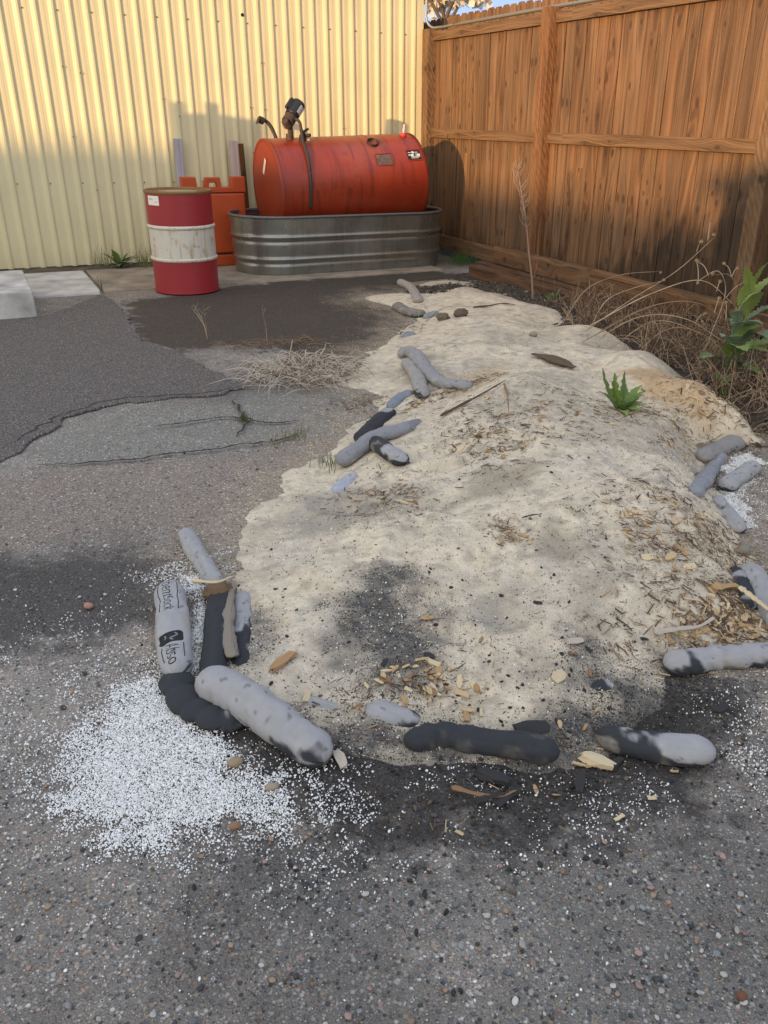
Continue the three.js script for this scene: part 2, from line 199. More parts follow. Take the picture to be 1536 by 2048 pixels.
// tar and dirt filled cracks
for (const line of [[[-0.073,-4.212],[0,-4.352],[0.101,-4.483],[0.264,-4.672],[0.484,-4.784],[0.786,-4.791],[1.09,-4.739],[1.329,-4.835]], [[0.036,-3.919],[0.162,-3.913],[0.329,-3.862],[0.664,-3.833],[0.947,-3.805],[1.177,-3.807],[1.364,-3.885]], [[0.629,-4.257],[0.836,-4.266],[1.067,-4.232],[1.211,-4.076],[1.419,-4.034]], [[1.159,-4.559],[1.11,-4.286],[1.092,-4.113],[0.978,-3.915]]]) {
  const pos = [], idx = [], cu = new THREE.CatmullRomCurve3(line.map(([x, z]) => V(x, 0, z))), n = Math.round(cu.getLength() / 0.012); for (let i = 0; i <= n; i++) { const p = cu.getPointAt(i / n), t = cu.getTangentAt(i / n), o = (fbm(p.x * 14, p.z * 14, 3, 55) - 0.5) * 0.07, w = (0.002 + 0.012 * fbm(p.x * 40, p.z * 40, 2, 57)) * Math.min(1, 6 * i / n, 6 * (1 - i / n)), q = (fbm(p.x * 14, p.z * 14, 3, 59) - 0.5) * 0.05; for (const s of [-1, 1]) pos.push(p.x - t.z * (o + s * w) + q, 0.0105, p.z + t.x * (o + s * w)); if (i) { const a = i * 2; idx.push(a - 2, a - 1, a, a, a - 1, a + 1); } }
  const g = new THREE.BufferGeometry(); g.setAttribute('position', new THREE.Float32BufferAttribute(pos, 3)); g.setIndex(idx); g.computeVertexNormals(); struct('asphalt_crack', g, mat([0.035, 0.033, 0.031], 0.95, { side: THREE.DoubleSide }));
}

// ---------- concrete slab and step along the building ----------
const grime = (N, f, a, seed) => dataTex(N, N, (x, y) => { const n = tileF(x / N, y / N, f, seed); return 1 - a + a * n; });
function tileF(u, v, f, s) { let t = 0, am = 0.5, nrm = 0; for (let o = 0; o < 5; o++) { const n = f * (1 << o), x = u * n, y = v * n, i = Math.floor(x), j = Math.floor(y), a0 = x - i, b0 = y - j, a = a0 * a0 * (3 - 2 * a0), b = b0 * b0 * (3 - 2 * b0), h = (p, q) => hash((p + n) % n, (q + n) % n, s + o); t += am * ((h(i, j) * (1 - a) + h(i + 1, j) * a) * (1 - b) + (h(i, j + 1) * (1 - a) + h(i + 1, j + 1) * a) * b); nrm += am; am *= 0.55; } return t / nrm; }
const grimeTex = grime(512, 6, 0.7, 71), grimeBump = dataTex(512, 512, (x, y) => tileF(x / 512, y / 512, 24, 77), false);
function boxUV(g, s) { const p = g.attributes.position, n = g.attributes.normal, a = new Float32Array(p.count * 2); for (let i = 0; i < p.count; i++) { const ax = Math.abs(n.getX(i)), ay = Math.abs(n.getY(i)), az = Math.abs(n.getZ(i)); const [u, v] = ay > ax && ay > az ? [p.getX(i), p.getZ(i)] : ax > az ? [p.getZ(i), p.getY(i)] : [p.getX(i), p.getY(i)]; a[2 * i] = u / s; a[2 * i + 1] = v / s; } g.setAttribute('uv', new THREE.BufferAttribute(a, 2)); return g; }
const concrete = mat([0.74, 0.72, 0.68], 0.92, { map: grimeTex, bumpMap: grimeBump, bumpScale: 0.004 }), concreteBrown = mat([0.44, 0.37, 0.29], 0.92, { map: grimeTex, bumpMap: grimeBump, bumpScale: 0.004 });
struct('concrete_slab', boxUV(rbx(2.9, 0.06, 1.26, -0.51, -0.008, -8.77, 0.012), 0.9), concrete);
struct('concrete_slab', boxUV(rbx(3.5, 0.06, 1.26, 2.72, -0.012, -8.81, 0.012), 0.9), concreteBrown);
struct('soil_strip', (() => { const g = new THREE.PlaneGeometry(6.5, 0.36, 130, 10).rotateX(-Math.PI / 2).translate(1.75, 0, -9.55), p = g.attributes.position; for (let i = 0; i < p.count; i++) p.setY(i, 0.005 + 0.03 * fbm(p.getX(i) * 9, p.getZ(i) * 9, 3, 15) - (p.getZ(i) > -9.42 ? 0.03 * noise(p.getX(i) * 11, 3) : 0)); g.computeVertexNormals(); return uvXZ(g, 0.7); })(), mat([0.17, 0.135, 0.095], 1, { map: grimeTex, bumpMap: grimeBump, bumpScale: 0.01 }));
solo('concrete_step', boxUV(rbx(1.5, 0.21, 1.1, -0.41, 0.1, -7.86, 0.014), 0.8), concrete, 'pale concrete step block standing beside the flat slab', 'step');

// ---------- the metal building ----------
const ZW = -9.67, wallH = 3.05;
{
  const b = thing('metal_building', 'building clad in pale yellow ribbed metal siding', 'building', [0, 0, ZW]);
  const paint = mat([0.72, 0.645, 0.4], 0.45, { map: grime(512, 4, 0.13, 81), roughnessMap: null });
  const pitch = 0.152, prof = [[0, 0], [0.02, 0], [0.024, 0.0015], [0.05, 0.0015], [0.054, 0], [0.083, 0], [0.116, 0.016], [0.134, 0.016], [0.152, 0]];
  function panel(x0, n) {
    const pos = [], uv = [], idx = [], line = []; for (let k = 0; k < n; k++) prof.forEach(([a, d], i) => { if (k === 0 || i) line.push([x0 + k * pitch + a, d]); });
    line.forEach(([x, d], i) => { if (i === 0) return; const [xp, dp] = line[i - 1]; const s = pos.length / 3; pos.push(xp, 0.03, dp, x, 0.03, d, xp, wallH, dp, x, wallH, d); uv.push(xp, 0, x, 0, xp, wallH, x, wallH); idx.push(s, s + 1, s + 2, s + 2, s + 1, s + 3); });
    const g = new THREE.BufferGeometry(); g.setAttribute('position', new THREE.Float32BufferAttribute(pos, 3)); g.setAttribute('uv', new THREE.Float32BufferAttribute(uv.map(v => v / 1.5), 2)); g.setIndex(idx); g.computeVertexNormals(); return g;
  }
  const x1 = 0.777 + 0.304 * 13 + pitch - 0.001;                              // right foot of the last rib
  for (let k = 1; k <= 8; k++) part(b, 'siding_panel', panel(x1 - 6 * k * pitch, 6), paint);
  const wallL = x1 - 48 * pitch;
  part(b, 'corner_trim', merge([bx(4.955 - x1, wallH, 0.008, (x1 + 4.955) / 2, wallH / 2 + 0.015, 0.004), bx(0.008, wallH, 0.12, 4.959, wallH / 2 + 0.015, -0.052)]), paint);
  part(b, 'wall_core', merge([bx(4.93 - wallL, wallH, 0.1, (wallL + 4.93) / 2, wallH / 2 - 0.02, -0.075), bx(0.1, wallH, 8, 4.9, wallH / 2 - 0.02, -4.15), bx(0.1, wallH, 8, wallL + 0.05, wallH / 2 - 0.02, -4.15)]), mat([0.5, 0.45, 0.3], 0.7));
  part(b, 'footing', bx(4.9 - wallL, 0.07, 0.05, (wallL + 4.9) / 2, 0.0, -0.02), mat([0.08, 0.06, 0.045], 0.95));
  part(b, 'roof', merge([bx(5.3 - wallL, 0.16, 8.7, (wallL + 4.9) / 2, wallH + 0.05, -4.0)]), mat([0.4, 0.4, 0.38], 0.5));
  const screws = []; const hex = () => cyl(0.007, 0.008, 0.008, 6).rotateX(Math.PI / 2);
  for (let k = -9; k < 14; k++) for (const y of [0.835, 2.352]) screws.push(hex().translate(0.788 + 0.304 * k, y, 0.004));
  const r = rng(5); for (let k = 0; k < 26; k++) for (let q = 0; q < 2; q++) if (k % 6 === 2 || k % 6 === 3) screws.push(hex().translate(0.788 - 0.028 + 0.152 * k, 0.3 + q * 0.5 + (k % 2) * 0.16 + r() * 1.4, 0.018));
  tag(part(b, 'screws', merge(screws), mat([0.2, 0.17, 0.1], 0.5, { metal: 0.4 })), null, null, null, 'stuff');
  part(b, 'drilled_hole', cyl(0.017, 0.017, 0.004, 14).rotateX(Math.PI / 2).translate([2.867,2.423,-9.65][0], [2.867,2.423,-9.65][1], 0.0165), mat([0.01, 0.008, 0.006], 0.9));
  part(b, 'conduit', rod([V(4.985, 3.05, 0.03), V(4.985, 2.65, 0.03), V(4.987, 2.5, 0.04), V(5.02, 2.435, 0.09), V(5.07, 2.428, 0.2), V(5.07, 2.428, 0.5)], 0.014, 0.014, 40, 10), mat([0.3, 0.31, 0.31], 0.45, { metal: 0.6 }));
}

// ---------- cedar fence ----------
function woodTex(w, h, seed, knots) {
  const r = rng(seed), ks = []; for (let k = 0; k < knots; k++) ks.push([r(), r(), 0.016 + 0.026 * r()]);
  const asp = h / w * 0.14 / 2.3 * 1;                                        // texture covers 0.14 m by 2.3 m
  return [0, 1].map(kind => dataTex(w, h, (x, y) => {
    let u = x / w, v = y / h, dark = 0, bend = 0;
    for (const [a, b, s] of ks) { const du = (u - a) * 0.14, dv = (v - b) * 2.3, d = Math.sqrt(du * du + (dv * 0.45) ** 2); bend += du * Math.exp(-d * d / (s * s * 6)) * 1.0; dark = Math.max(dark, sm(s * 0.9, s * 0.3, Math.sqrt(du * du + (dv * 0.5) ** 2)), 0.35 * sm(s * 2.2, s * 0.4, Math.sqrt(du * du + (dv * 0.16) ** 2))); }
    const g = fbm((u * 0.14 - bend) * 190, v * 5, 3, seed), g2 = fbm((u * 0.14 - bend) * 60, v * 2.2, 3, seed + 9), f = hash(x, y >> 3, seed) * 0.14, strk = fbm(u * 9, v * 9, 3, seed + 31);
    const t = clamp(0.45 * g + 0.6 * g2 + f - 0.08);
    if (kind) return clamp(0.2 + 0.6 * g - 0.4 * dark);
    let c = mix3([0.075, 0.036, 0.017], [0.31, 0.172, 0.086], sm(0.1, 0.9, t)); c = mix3(c, [0.2, 0.135, 0.085], sm(0.42, 0.75, strk) * 0.5);
    return mix3(c, [0.07, 0.036, 0.018], dark * 0.9);
  }, !kind));
}
const woods = [[101, 4], [127, 6], [151, 3], [163, 5], [181, 4]].map(([s, k]) => { const [m, b] = woodTex(96, 1024, s, k); return { m, b }; });
const boardMats = woods.map((w, i) => mat([[1, 1, 1], [1.0, 0.97, 0.9], [0.9, 0.88, 0.84], [1.05, 1.0, 0.92], [0.95, 0.87, 0.78]][i], 0.85, { map: w.m, bumpMap: w.b, bumpScale: 0.003, vertexColors: true }));
const sawn = dataTex(256, 256, (x, y) => clamp(0.5 + 0.35 * Math.sin((y + 0.35 * x + 14 * tileF(x / 256, y / 256, 4, 3)) * Math.PI * 2 / 16) * tileF(x / 256, y / 256, 3, 13) * 1.7), false);
const railMat = mat([0.85, 0.86, 0.82], 0.88, { map: woods[2].m, bumpMap: sawn, bumpScale: 0.0015 }), postMats = [mat([0.8, 0.82, 0.8], 0.9, { map: woods[0].m, bumpMap: sawn, bumpScale: 0.006 }), mat([0.95, 0.78, 0.62], 0.88, { map: woods[3].m, bumpMap: sawn, bumpScale: 0.005 })];
// plank standing along y: face towards -x, grain along y; stain(y, u) -> how far the board is darkened, in streaks and towards the bottom
function plank(h, wz, tx, r, darkening, ear = 0) {
  const ny = 60, sh = new THREE.BoxGeometry(tx, h, wz - 0.002 - r() * 0.002, 1, ny, 4), p = sh.attributes.position, col = new Float32Array(p.count * 3), uv = sh.attributes.uv, uo = Math.floor(r() * 40) / 40, warp = (r() - 0.5) * 0.006, flip = r() < 0.5 ? -1 : 1;
  sh.translate(0, h / 2, 0);
  for (let i = 0; i < p.count; i++) {
    let y = p.getY(i), z = p.getZ(i); uv.setXY(i, z / 0.14 + 0.5, flip * y / 2.3 + uo);
    p.setX(i, p.getX(i) + warp * (z / 0.07) + 0.004 * Math.sin(y * 2 + uo * 9));
    if (ear && y > h - 0.001) p.setY(i, h - ear * Math.max(0, Math.abs(z) / (wz / 2) - 0.55) / 0.45);
    const s = darkening ? darkening(y, z) : 0, c = mix3([1, 1, 1], [0.27, 0.29, 0.3], clamp(s)); col.set(c, i * 3);
  }
  sh.setAttribute('color', new THREE.BufferAttribute(col, 3)); sh.computeVertexNormals(); return sh;
}
const FX = 5.05;
{
  const f = thing('cedar_fence', 'brown cedar board fence with framed rails beside the fuel tank', 'fence');
  const r = rng(77), posts = [[-9.6, 2.41], [-7.225, 2.42], [-4.47, 2.44], [-1.8, 2.44]];
  posts.forEach(([z, h], k) => { const g = boxUV(rbx(0.14, h + 0.05, 0.145, 0, h / 2 - 0.02, 0, 0.008), 0.32); const uv = g.attributes.uv; for (let i = 0; i < uv.count; i++) uv.setY(i, uv.getY(i) * 0.22 + k * 0.3); part(f, 'post', g, postMats[k % 2 ? 1 : 0]).position.set(4.95 + 0.07, 0, z); });
  for (let k = 0; k < 3; k++) {
    const za = posts[k][0] + 0.0725, zb = posts[k + 1][0] - 0.0725, L = zb - za - 0.004, zc = (za + zb) / 2;
    for (const [y0, y1, t] of [[2.295, 2.385, 0.038], [1.3, 1.395, 0.042], [0.08, 0.235, 0.04]]) { const g = rbx(t, y1 - y0, L, FX - t / 2 - 0.001, (y0 + y1) / 2, zc, 0.004); const p = g.attributes.position, uv = g.attributes.uv; for (let i = 0; i < p.count; i++) uv.setXY(i, (p.getY(i) - y0) / 0.14 + k * 0.2, p.getZ(i) / 2.3); part(f, 'rail', g, railMat); }
    let z = za - 0.03; while (z < zb + 0.02) {
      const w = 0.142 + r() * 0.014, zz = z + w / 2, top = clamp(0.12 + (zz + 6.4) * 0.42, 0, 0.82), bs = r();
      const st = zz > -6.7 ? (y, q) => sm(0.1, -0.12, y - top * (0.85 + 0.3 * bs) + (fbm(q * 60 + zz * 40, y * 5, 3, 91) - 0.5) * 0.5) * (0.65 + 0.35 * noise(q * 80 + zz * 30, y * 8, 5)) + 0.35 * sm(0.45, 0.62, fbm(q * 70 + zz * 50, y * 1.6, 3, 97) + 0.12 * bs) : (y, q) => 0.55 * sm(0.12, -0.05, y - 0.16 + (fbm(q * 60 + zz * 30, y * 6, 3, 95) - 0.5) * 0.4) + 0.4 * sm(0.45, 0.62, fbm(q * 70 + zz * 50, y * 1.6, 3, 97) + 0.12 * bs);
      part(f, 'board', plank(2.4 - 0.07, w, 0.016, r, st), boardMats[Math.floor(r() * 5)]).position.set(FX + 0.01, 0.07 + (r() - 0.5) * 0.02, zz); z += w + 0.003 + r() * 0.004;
    }
  }
}
{
  const f = thing('boundary_fence', 'taller dog-eared board fence showing above the cedar fence', 'fence'), r = rng(99);
  let z = -12.6; while (z < -1) { const w = 0.136 + r() * 0.01, ht = 2.56 + (r() - 0.5) * 0.03; part(f, 'board', plank(ht, w, 0.018, r, null, 0.03), boardMats[Math.floor(r() * 5)]).position.set(5.36, 0.02, z + w / 2); z += w + 0.004 + r() * 0.004; }
  for (const y of [0.4, 1.4, 2.3]) part(f, 'rail', rbx(0.04, 0.09, 11.5, 5.392, y, -6.8), railMat);
  const pm = mat([1.3, 1.25, 1.1], 0.85, { map: woods[3].m });
  for (const zp of [-7.36, -4.7, -2.1]) part(f, 'post', rbx(0.1, 2.72, 0.1, 5.29, 1.36, zp), pm);
}
solo('metal_pipe', rod([V(5.07, 2.428, -9.2), V(5.065, 2.432, -7), V(5.068, 2.43, -4.5), V(5.066, 2.43, -1.6)], 0.017, 0.017, 40, 10), mat([0.27, 0.255, 0.22], 0.5, { metal: 0.6 }), 'thin grey metal pipe lying along the top of the cedar fence', 'pipe');

// ---------- things outside the frame that throw shade on the siding and the foreground ----------
{
  const a = thing('warehouse', 'grey warehouse standing beyond the yard', 'building', [-36.3, 0, 8.2]), m = mat([0.42, 0.42, 0.4], 0.8);
  part(a, 'wall', bx(30, 3.6, 10, 0, 1.8, 0), m); part(a, 'roof', bx(30.4, 0.2, 10.4, 0, 3.722, 0), mat([0.3, 0.3, 0.3], 0.6)); part(a, 'door', bx(3, 2.6, 0.06, 4, 1.3, -5.032), mat([0.5, 0.5, 0.52], 0.6));
  
  const b = thing('added_shed', 'tan wooden shed added out of view to shade the foreground', 'building', [-6.6, 0, 7.4]), w = mat([0.4, 0.33, 0.24], 0.85);  // invented shed, out of view, put in to shade the foreground
  part(b, 'wall', bx(2.6, 2.5, 10, 0, 1.25, 0), w); part(b, 'roof', bx(2.9, 0.12, 10.3, 0, 2.562, 0), mat([0.2, 0.19, 0.18], 0.8)); part(b, 'door', bx(0.05, 2, 0.9, 1.327, 1, -2), mat([0.3, 0.24, 0.17], 0.8));
  const c = thing('added_cabinet', 'narrow grey cabinet and two stakes made up to cast the siding shadow', 'cabinet', [-1.225, 0, -7.55]), cm = mat([0.35, 0.37, 0.38], 0.5, { metal: 0.3 });  // unseen stand-in, shaped to cast the boxy shadow on the siding
  part(c, 'body', rbx(0.45, 1.905, 0.3, 0, 0.9525, 0, 0.01), cm); part(c, 'door', rbx(0.42, 1.8, 0.012, 0, 0.97, 0.157, 0.004), cm);
  for (const s of [-0.135, 0.235]) part(c, 'stake', bx(0.1, 2.0, 0.03, s, 1.0, -0.17), mat([0.4, 0.3, 0.2], 0.85));
}
// ---------- a tree in blossom beyond the fences ----------
{
  const t = thing('blossom_tree', 'tree covered in pale blossom beyond the board fence', 'tree', [8.3, 0, -15.3]), r = rng(501), br = [], tips = [];
  part(t, 'trunk', sweep([V(0, -0.1, 0), V(0.05, 1, 0.02), V(-0.03, 1.9, 0.05), V(0, 2.6, 0)], q => q === 0 || q === 1 ? 0.001 : mix(0.13, 0.08, q), 20, 10), mat([0.1, 0.075, 0.055], 0.95));
  (function grow(p, d, L, rad, lv) { const e = p.clone().addScaledVector(d, L), m = p.clone().lerp(e, 0.5).add(V((r() - 0.5) * L * 0.15, 0, (r() - 0.5) * L * 0.15)); br.push(rod([p, m, e], rad, rad * 0.6, 6, 5)); if (lv > 2) { tips.push(e, m); return; } if (lv > 1) tips.push(e); const n = 3 + Math.floor(r() * 2); for (let k = 0; k < n; k++) { const q = d.clone().add(V((r() - 0.5) * 1.5, (r() - 0.3) * 0.7, (r() - 0.5) * 1.5)).normalize(); grow(p.clone().lerp(e, 0.5 + 0.5 * r()), q, L * (0.6 + 0.2 * r()), rad * 0.55, lv + 1); } })(V(0, 2.4, 0), V(0, 1, 0), 0.75, 0.07, 0);
  const crown = part(t, 'crown', merge(br), mat([0.12, 0.09, 0.07], 0.95)), fl = [];
  for (const p of tips) for (let k = 0; k < 40; k++) { const s = 0.05 + r() * 0.06; fl.push(T(new THREE.PlaneGeometry(s, s * 1.3), p.x + (r() - 0.5) * 0.45, p.y + (r() - 0.5) * 0.45, p.z + (r() - 0.5) * 0.45, r() * 6, r() * 6, r() * 6)); }
  tag(part(crown, 'blossom', merge(fl), leafMat([0.85, 0.78, 0.66])), null, null, null, 'stuff');
}

// ---------- steel drum ----------
{
  const d = thing('steel_drum', 'red steel drum with a white middle band and rusty rim', 'drum', [1.695, 0, -8.06]);
  const R = 0.286, rr = rng(3), rust = dataTex(512, 512, (x, y) => { const u = x / 512, v = y / 512, n = tileF(u, v * 0.16, 30, 201), st = tileF(u, v * 0.012, 60, 203), k = sm(0.54, 0.72, st) * 0.5 + sm(0.62, 0.76, n) * 0.45 + 0.18 * tileF(u, v * 0.16, 6, 205); return mix3([1, 1, 1], [0.62, 0.42, 0.2], clamp(k)); });
  const red = mat([0.37, 0.03, 0.036], 0.42, { map: dataTex(256, 256, (x, y) => 0.78 + 0.22 * tileF(x / 256, y / 256, 5, 207)) }), white = mat([0.66, 0.635, 0.56], 0.5, { map: rust }), rusty = mat([0.36, 0.2, 0.07], 0.7, { map: grimeTex });
  const lathe = pts => new THREE.LatheGeometry(pts.map(p => V2(p[0], p[1])), 72);
  part(d, 'lower_shell', lathe([[0, 0.012], [R - 0.01, 0.012], [R + 0.004, 0], [R + 0.006, 0.012], [R, 0.026], [R, 0.285]]), red);
  part(d, 'middle_band', lathe([[R, 0.318], [R, 0.558]]), white); part(d, 'upper_shell', lathe([[R, 0.59], [R, 0.852]]), red);
  for (const y of [0.3, 0.575]) { const h = part(d, 'rolling_hoop', lathe([[R, y - 0.017], [R + 0.008, y - 0.012], [R + 0.013, y], [R + 0.008, y + 0.012], [R, y + 0.017]]), white); }
  part(d, 'rim', lathe([[R, 0.85], [R + 0.006, 0.858], [R + 0.009, 0.868], [R + 0.005, 0.878], [R - 0.004, 0.88], [R - 0.01, 0.872], [R - 0.012, 0.852]]), rusty);
  part(d, 'lid', lathe([[R - 0.012, 0.852], [R - 0.05, 0.858], [0, 0.86]]), mat([0.56, 0.43, 0.24], 0.75, { map: grimeTex }));
  for (const [x, z, r0] of [[0.2, 0.02, 0.035], [-0.19, -0.03, 0.02]]) part(d, 'bung', cyl(r0, r0, 0.014, 18).translate(x, 0.865, z), rusty);
  const st = canvasTex(128, 96, (c, w, h) => { c.fillStyle = '#efe9dd'; c.fillRect(0, 0, w, h); c.strokeStyle = '#4b473f'; c.lineWidth = 3; for (let k = 0; k < 5; k++) { c.beginPath(); c.moveTo(14 + k * 11, 26); c.lineTo(20 + k * 11, 44); c.stroke(); } c.beginPath(); c.moveTo(84, 70); c.lineTo(96, 58); c.moveTo(104, 68); c.lineTo(118, 54); c.stroke(); });
  part(d, 'sticker', new THREE.CylinderGeometry(R + 0.0025, R + 0.0025, 0.078, 10, 1, true, -0.62 - 0.36 - 0.33, 0.48).translate(0, 0.8, 0), mat([1, 1, 1], 0.6, { map: st, side: THREE.DoubleSide }));
}
// ---------- orange plastic barrier and old planks behind the drum ----------
{
  const d = thing('barrier_board', 'tall orange plastic panel with moulded handles behind the drum', 'barrier', [1.99, 0, -9.3]), om = mat([0.52, 0.075, 0.012], 0.5, { map: dataTex(256, 256, (x, y) => 0.7 + 0.3 * tileF(x / 256, y / 256, 4, 211)) }), dk = mat([0.02, 0.014, 0.01], 0.8);
  const W = 0.64, ext = (pts, dp, holes = []) => { const s = new THREE.Shape(pts.map(p => V2(p[0], p[1]))); holes.forEach(h => s.holes.push(new THREE.Path(h.map(p => V2(p[0], p[1]))))); return new THREE.ExtrudeGeometry(s, { depth: dp, bevelEnabled: true, bevelThickness: 0.008, bevelSize: 0.008, bevelSegments: 2 }); };
  part(d, 'body', merge([rbx(W, 0.6, 0.12, W / 2, 0.45, 0.05, 0.02), rbx(W, 0.115, 0.12, W / 2, 0.077, 0.05, 0.015)]), om);
  part(d, 'shoulder', ext([[0, 0.765], [W, 0.765], [W, 0.9], [W - 0.12, 0.9], [W - 0.13, 0.8], [0.14, 0.8], [0.13, 0.9], [0, 0.9]], 0.1), om);
  part(d, 'handle', ext([[0.225, 0.8], [0.26, 0.8], [0.275, 0.86], [0.355, 0.86], [0.37, 0.8], [0.4, 0.8], [0.385, 0.895], [0.245, 0.895]], 0.05).translate(0, 0, 0.025), om);
  part(d, 'joint', merge([bx(W - 0.03, 0.016, 0.1, W / 2, 0.757, 0.05), bx(W - 0.03, 0.016, 0.1, W / 2, 0.142, 0.05), bx(W - 0.02, 0.022, 0.1, W / 2, 0.011, 0.05)]), dk);
}
const plankUV = (w, h, t) => { const g = rbx(w, h, t, 0, h / 2, 0, 0.004), p = g.attributes.position, uv = g.attributes.uv; for (let i = 0; i < p.count; i++) uv.setXY(i, (p.getX(i) + p.getZ(i)) / 0.14, p.getY(i) / 2.3); return g; };
const greyWood = [[0.55, 0.52, 0.56], [0.72, 0.56, 0.5], [0.5, 0.36, 0.14]].map((c, i) => { const w = woods[[1, 2, 0][i]]; return mat(c, 0.9, { map: i < 2 ? dataTex(64, 256, (x, y) => { const g = fbm(x * 0.22, y * 0.03, 3, 301 + i), n = tileF(x / 64, y / 256, 3, 305); return 0.35 + 0.5 * g + 0.25 * n; }) : w.m, bumpMap: w.b, bumpScale: 0.003 }); });
[['weathered grey plank standing upright against the yellow siding', 2.05, 0.085, 1.24, -9.56, -0.02, 0], ['pinkish worn plank standing between the siding and the fuel tank', 2.645, 0.09, 1.225, -9.5, 0.0, 1], ['narrow mustard plank standing at the end of the fuel tank', 2.735, 0.05, 1.2, -9.48, 0.012, 2]].forEach(([l, x, w, h, z, tilt, m]) => { const o = solo('leaning_plank', plankUV(w, h, 0.035), greyWood[m], l, 'plank', null); o.position.set(x, 0.02, z); o.rotation.set(-0.05, 0, tilt); });

// ---------- galvanised stock tank ----------
{
  const d = thing('stock_tank', 'oval galvanised stock tank holding the red fuel tank', 'tub', [3.54, 0, -8.82]);
  const half = 1.17, rad = 0.455, st = half - rad, N = 60;
  const oval = []; for (let i = 0; i <= N; i++) { const a = -Math.PI / 2 + Math.PI * i / N; oval.push([st, 0, Math.cos(a), Math.sin(a)]); } for (let i = 0; i <= N; i++) { const a = Math.PI / 2 + Math.PI * i / N; oval.push([-st, 0, Math.cos(a), Math.sin(a)]); } oval.push(oval[0]);
  const wallG = (prof, vscale = 1) => { const pos = [], uv = [], idx = [], m = prof.length; let s = 0; oval.forEach(([cx, , nx, nz], i) => { if (i) s += Math.hypot(cx + nx * rad - (oval[i - 1][0] + oval[i - 1][2] * rad), (nz - oval[i - 1][3]) * rad); prof.forEach(([o, y]) => { pos.push(cx + nx * (rad + o), y, nz * (rad + o)); uv.push(s, y); }); }); for (let i = 0; i < oval.length - 1; i++) for (let j = 0; j < m - 1; j++) { const a = i * m + j, b = a + m; idx.push(a, a + 1, b, b, a + 1, b + 1); } const g = new THREE.BufferGeometry(); g.setAttribute('position', new THREE.Float32BufferAttribute(pos, 3)); g.setAttribute('uv', new THREE.Float32BufferAttribute(uv, 2)); g.setIndex(idx); g.computeVertexNormals(); return g; };
  const galvC = dataTex(512, 512, (x, y) => { const u = x / 512, v = y / 512, n = tileF(u, v, 10, 221), st_ = tileF(u, v * 0.08, 30, 223), m = tileF(u, v, 3, 225); return mix3(mix3([0.36, 0.36, 0.34], [0.28, 0.28, 0.26], n), [0.2, 0.185, 0.16], sm(0.5, 0.75, st_) * 0.3 + sm(0.4, 0.7, m) * 0.4); });
  const galvR = dataTex(256, 256, (x, y) => 0.14 + 0.34 * tileF(x / 256, y / 256, 6, 229), false);
  const galv = mat([0.92, 0.93, 0.9], 1, { metal: 0.75, map: galvC, roughnessMap: galvR, side: THREE.DoubleSide });
  const prof = []; for (let k = 0; k <= 64; k++) { const y = 0.565 * k / 64; let o = 0.03 * y / 0.565 - 0.015; for (const c of [0.17, 0.385]) o += 0.014 * Math.exp(-(((y - c) / 0.016) ** 2)) - 0.009 * Math.exp(-(((y - c + 0.042) / 0.016) ** 2)); if (y < 0.02) o -= 0.01 * (1 - y / 0.02); prof.push([o, y]); }
  part(d, 'shell', wallG(prof), galv);
  part(d, 'rim', wallG([[0.012, 0.562], [0.026, 0.566], [0.032, 0.577], [0.026, 0.588], [0.014, 0.592], [0.002, 0.586], [0, 0.57]]), mat([0.16, 0.16, 0.16], 0.5, { metal: 0.5 }));
  const fl = new THREE.Shape(); fl.absarc(st, 0, rad - 0.012, -Math.PI / 2, Math.PI / 2); fl.absarc(-st, 0, rad - 0.012, Math.PI / 2, Math.PI * 1.5);
  part(d, 'floor', new THREE.ShapeGeometry(fl, 24).rotateX(-Math.PI / 2).translate(0, 0.03, 0), galv);
  for (const s of [-1, 1]) part(d, 'cross_beam', rbx(0.09, 0.34, 0.6, s * 0.5 + 0.04, 0.202, 0, 0.01), mat([0.16, 0.11, 0.07], 0.9));
}
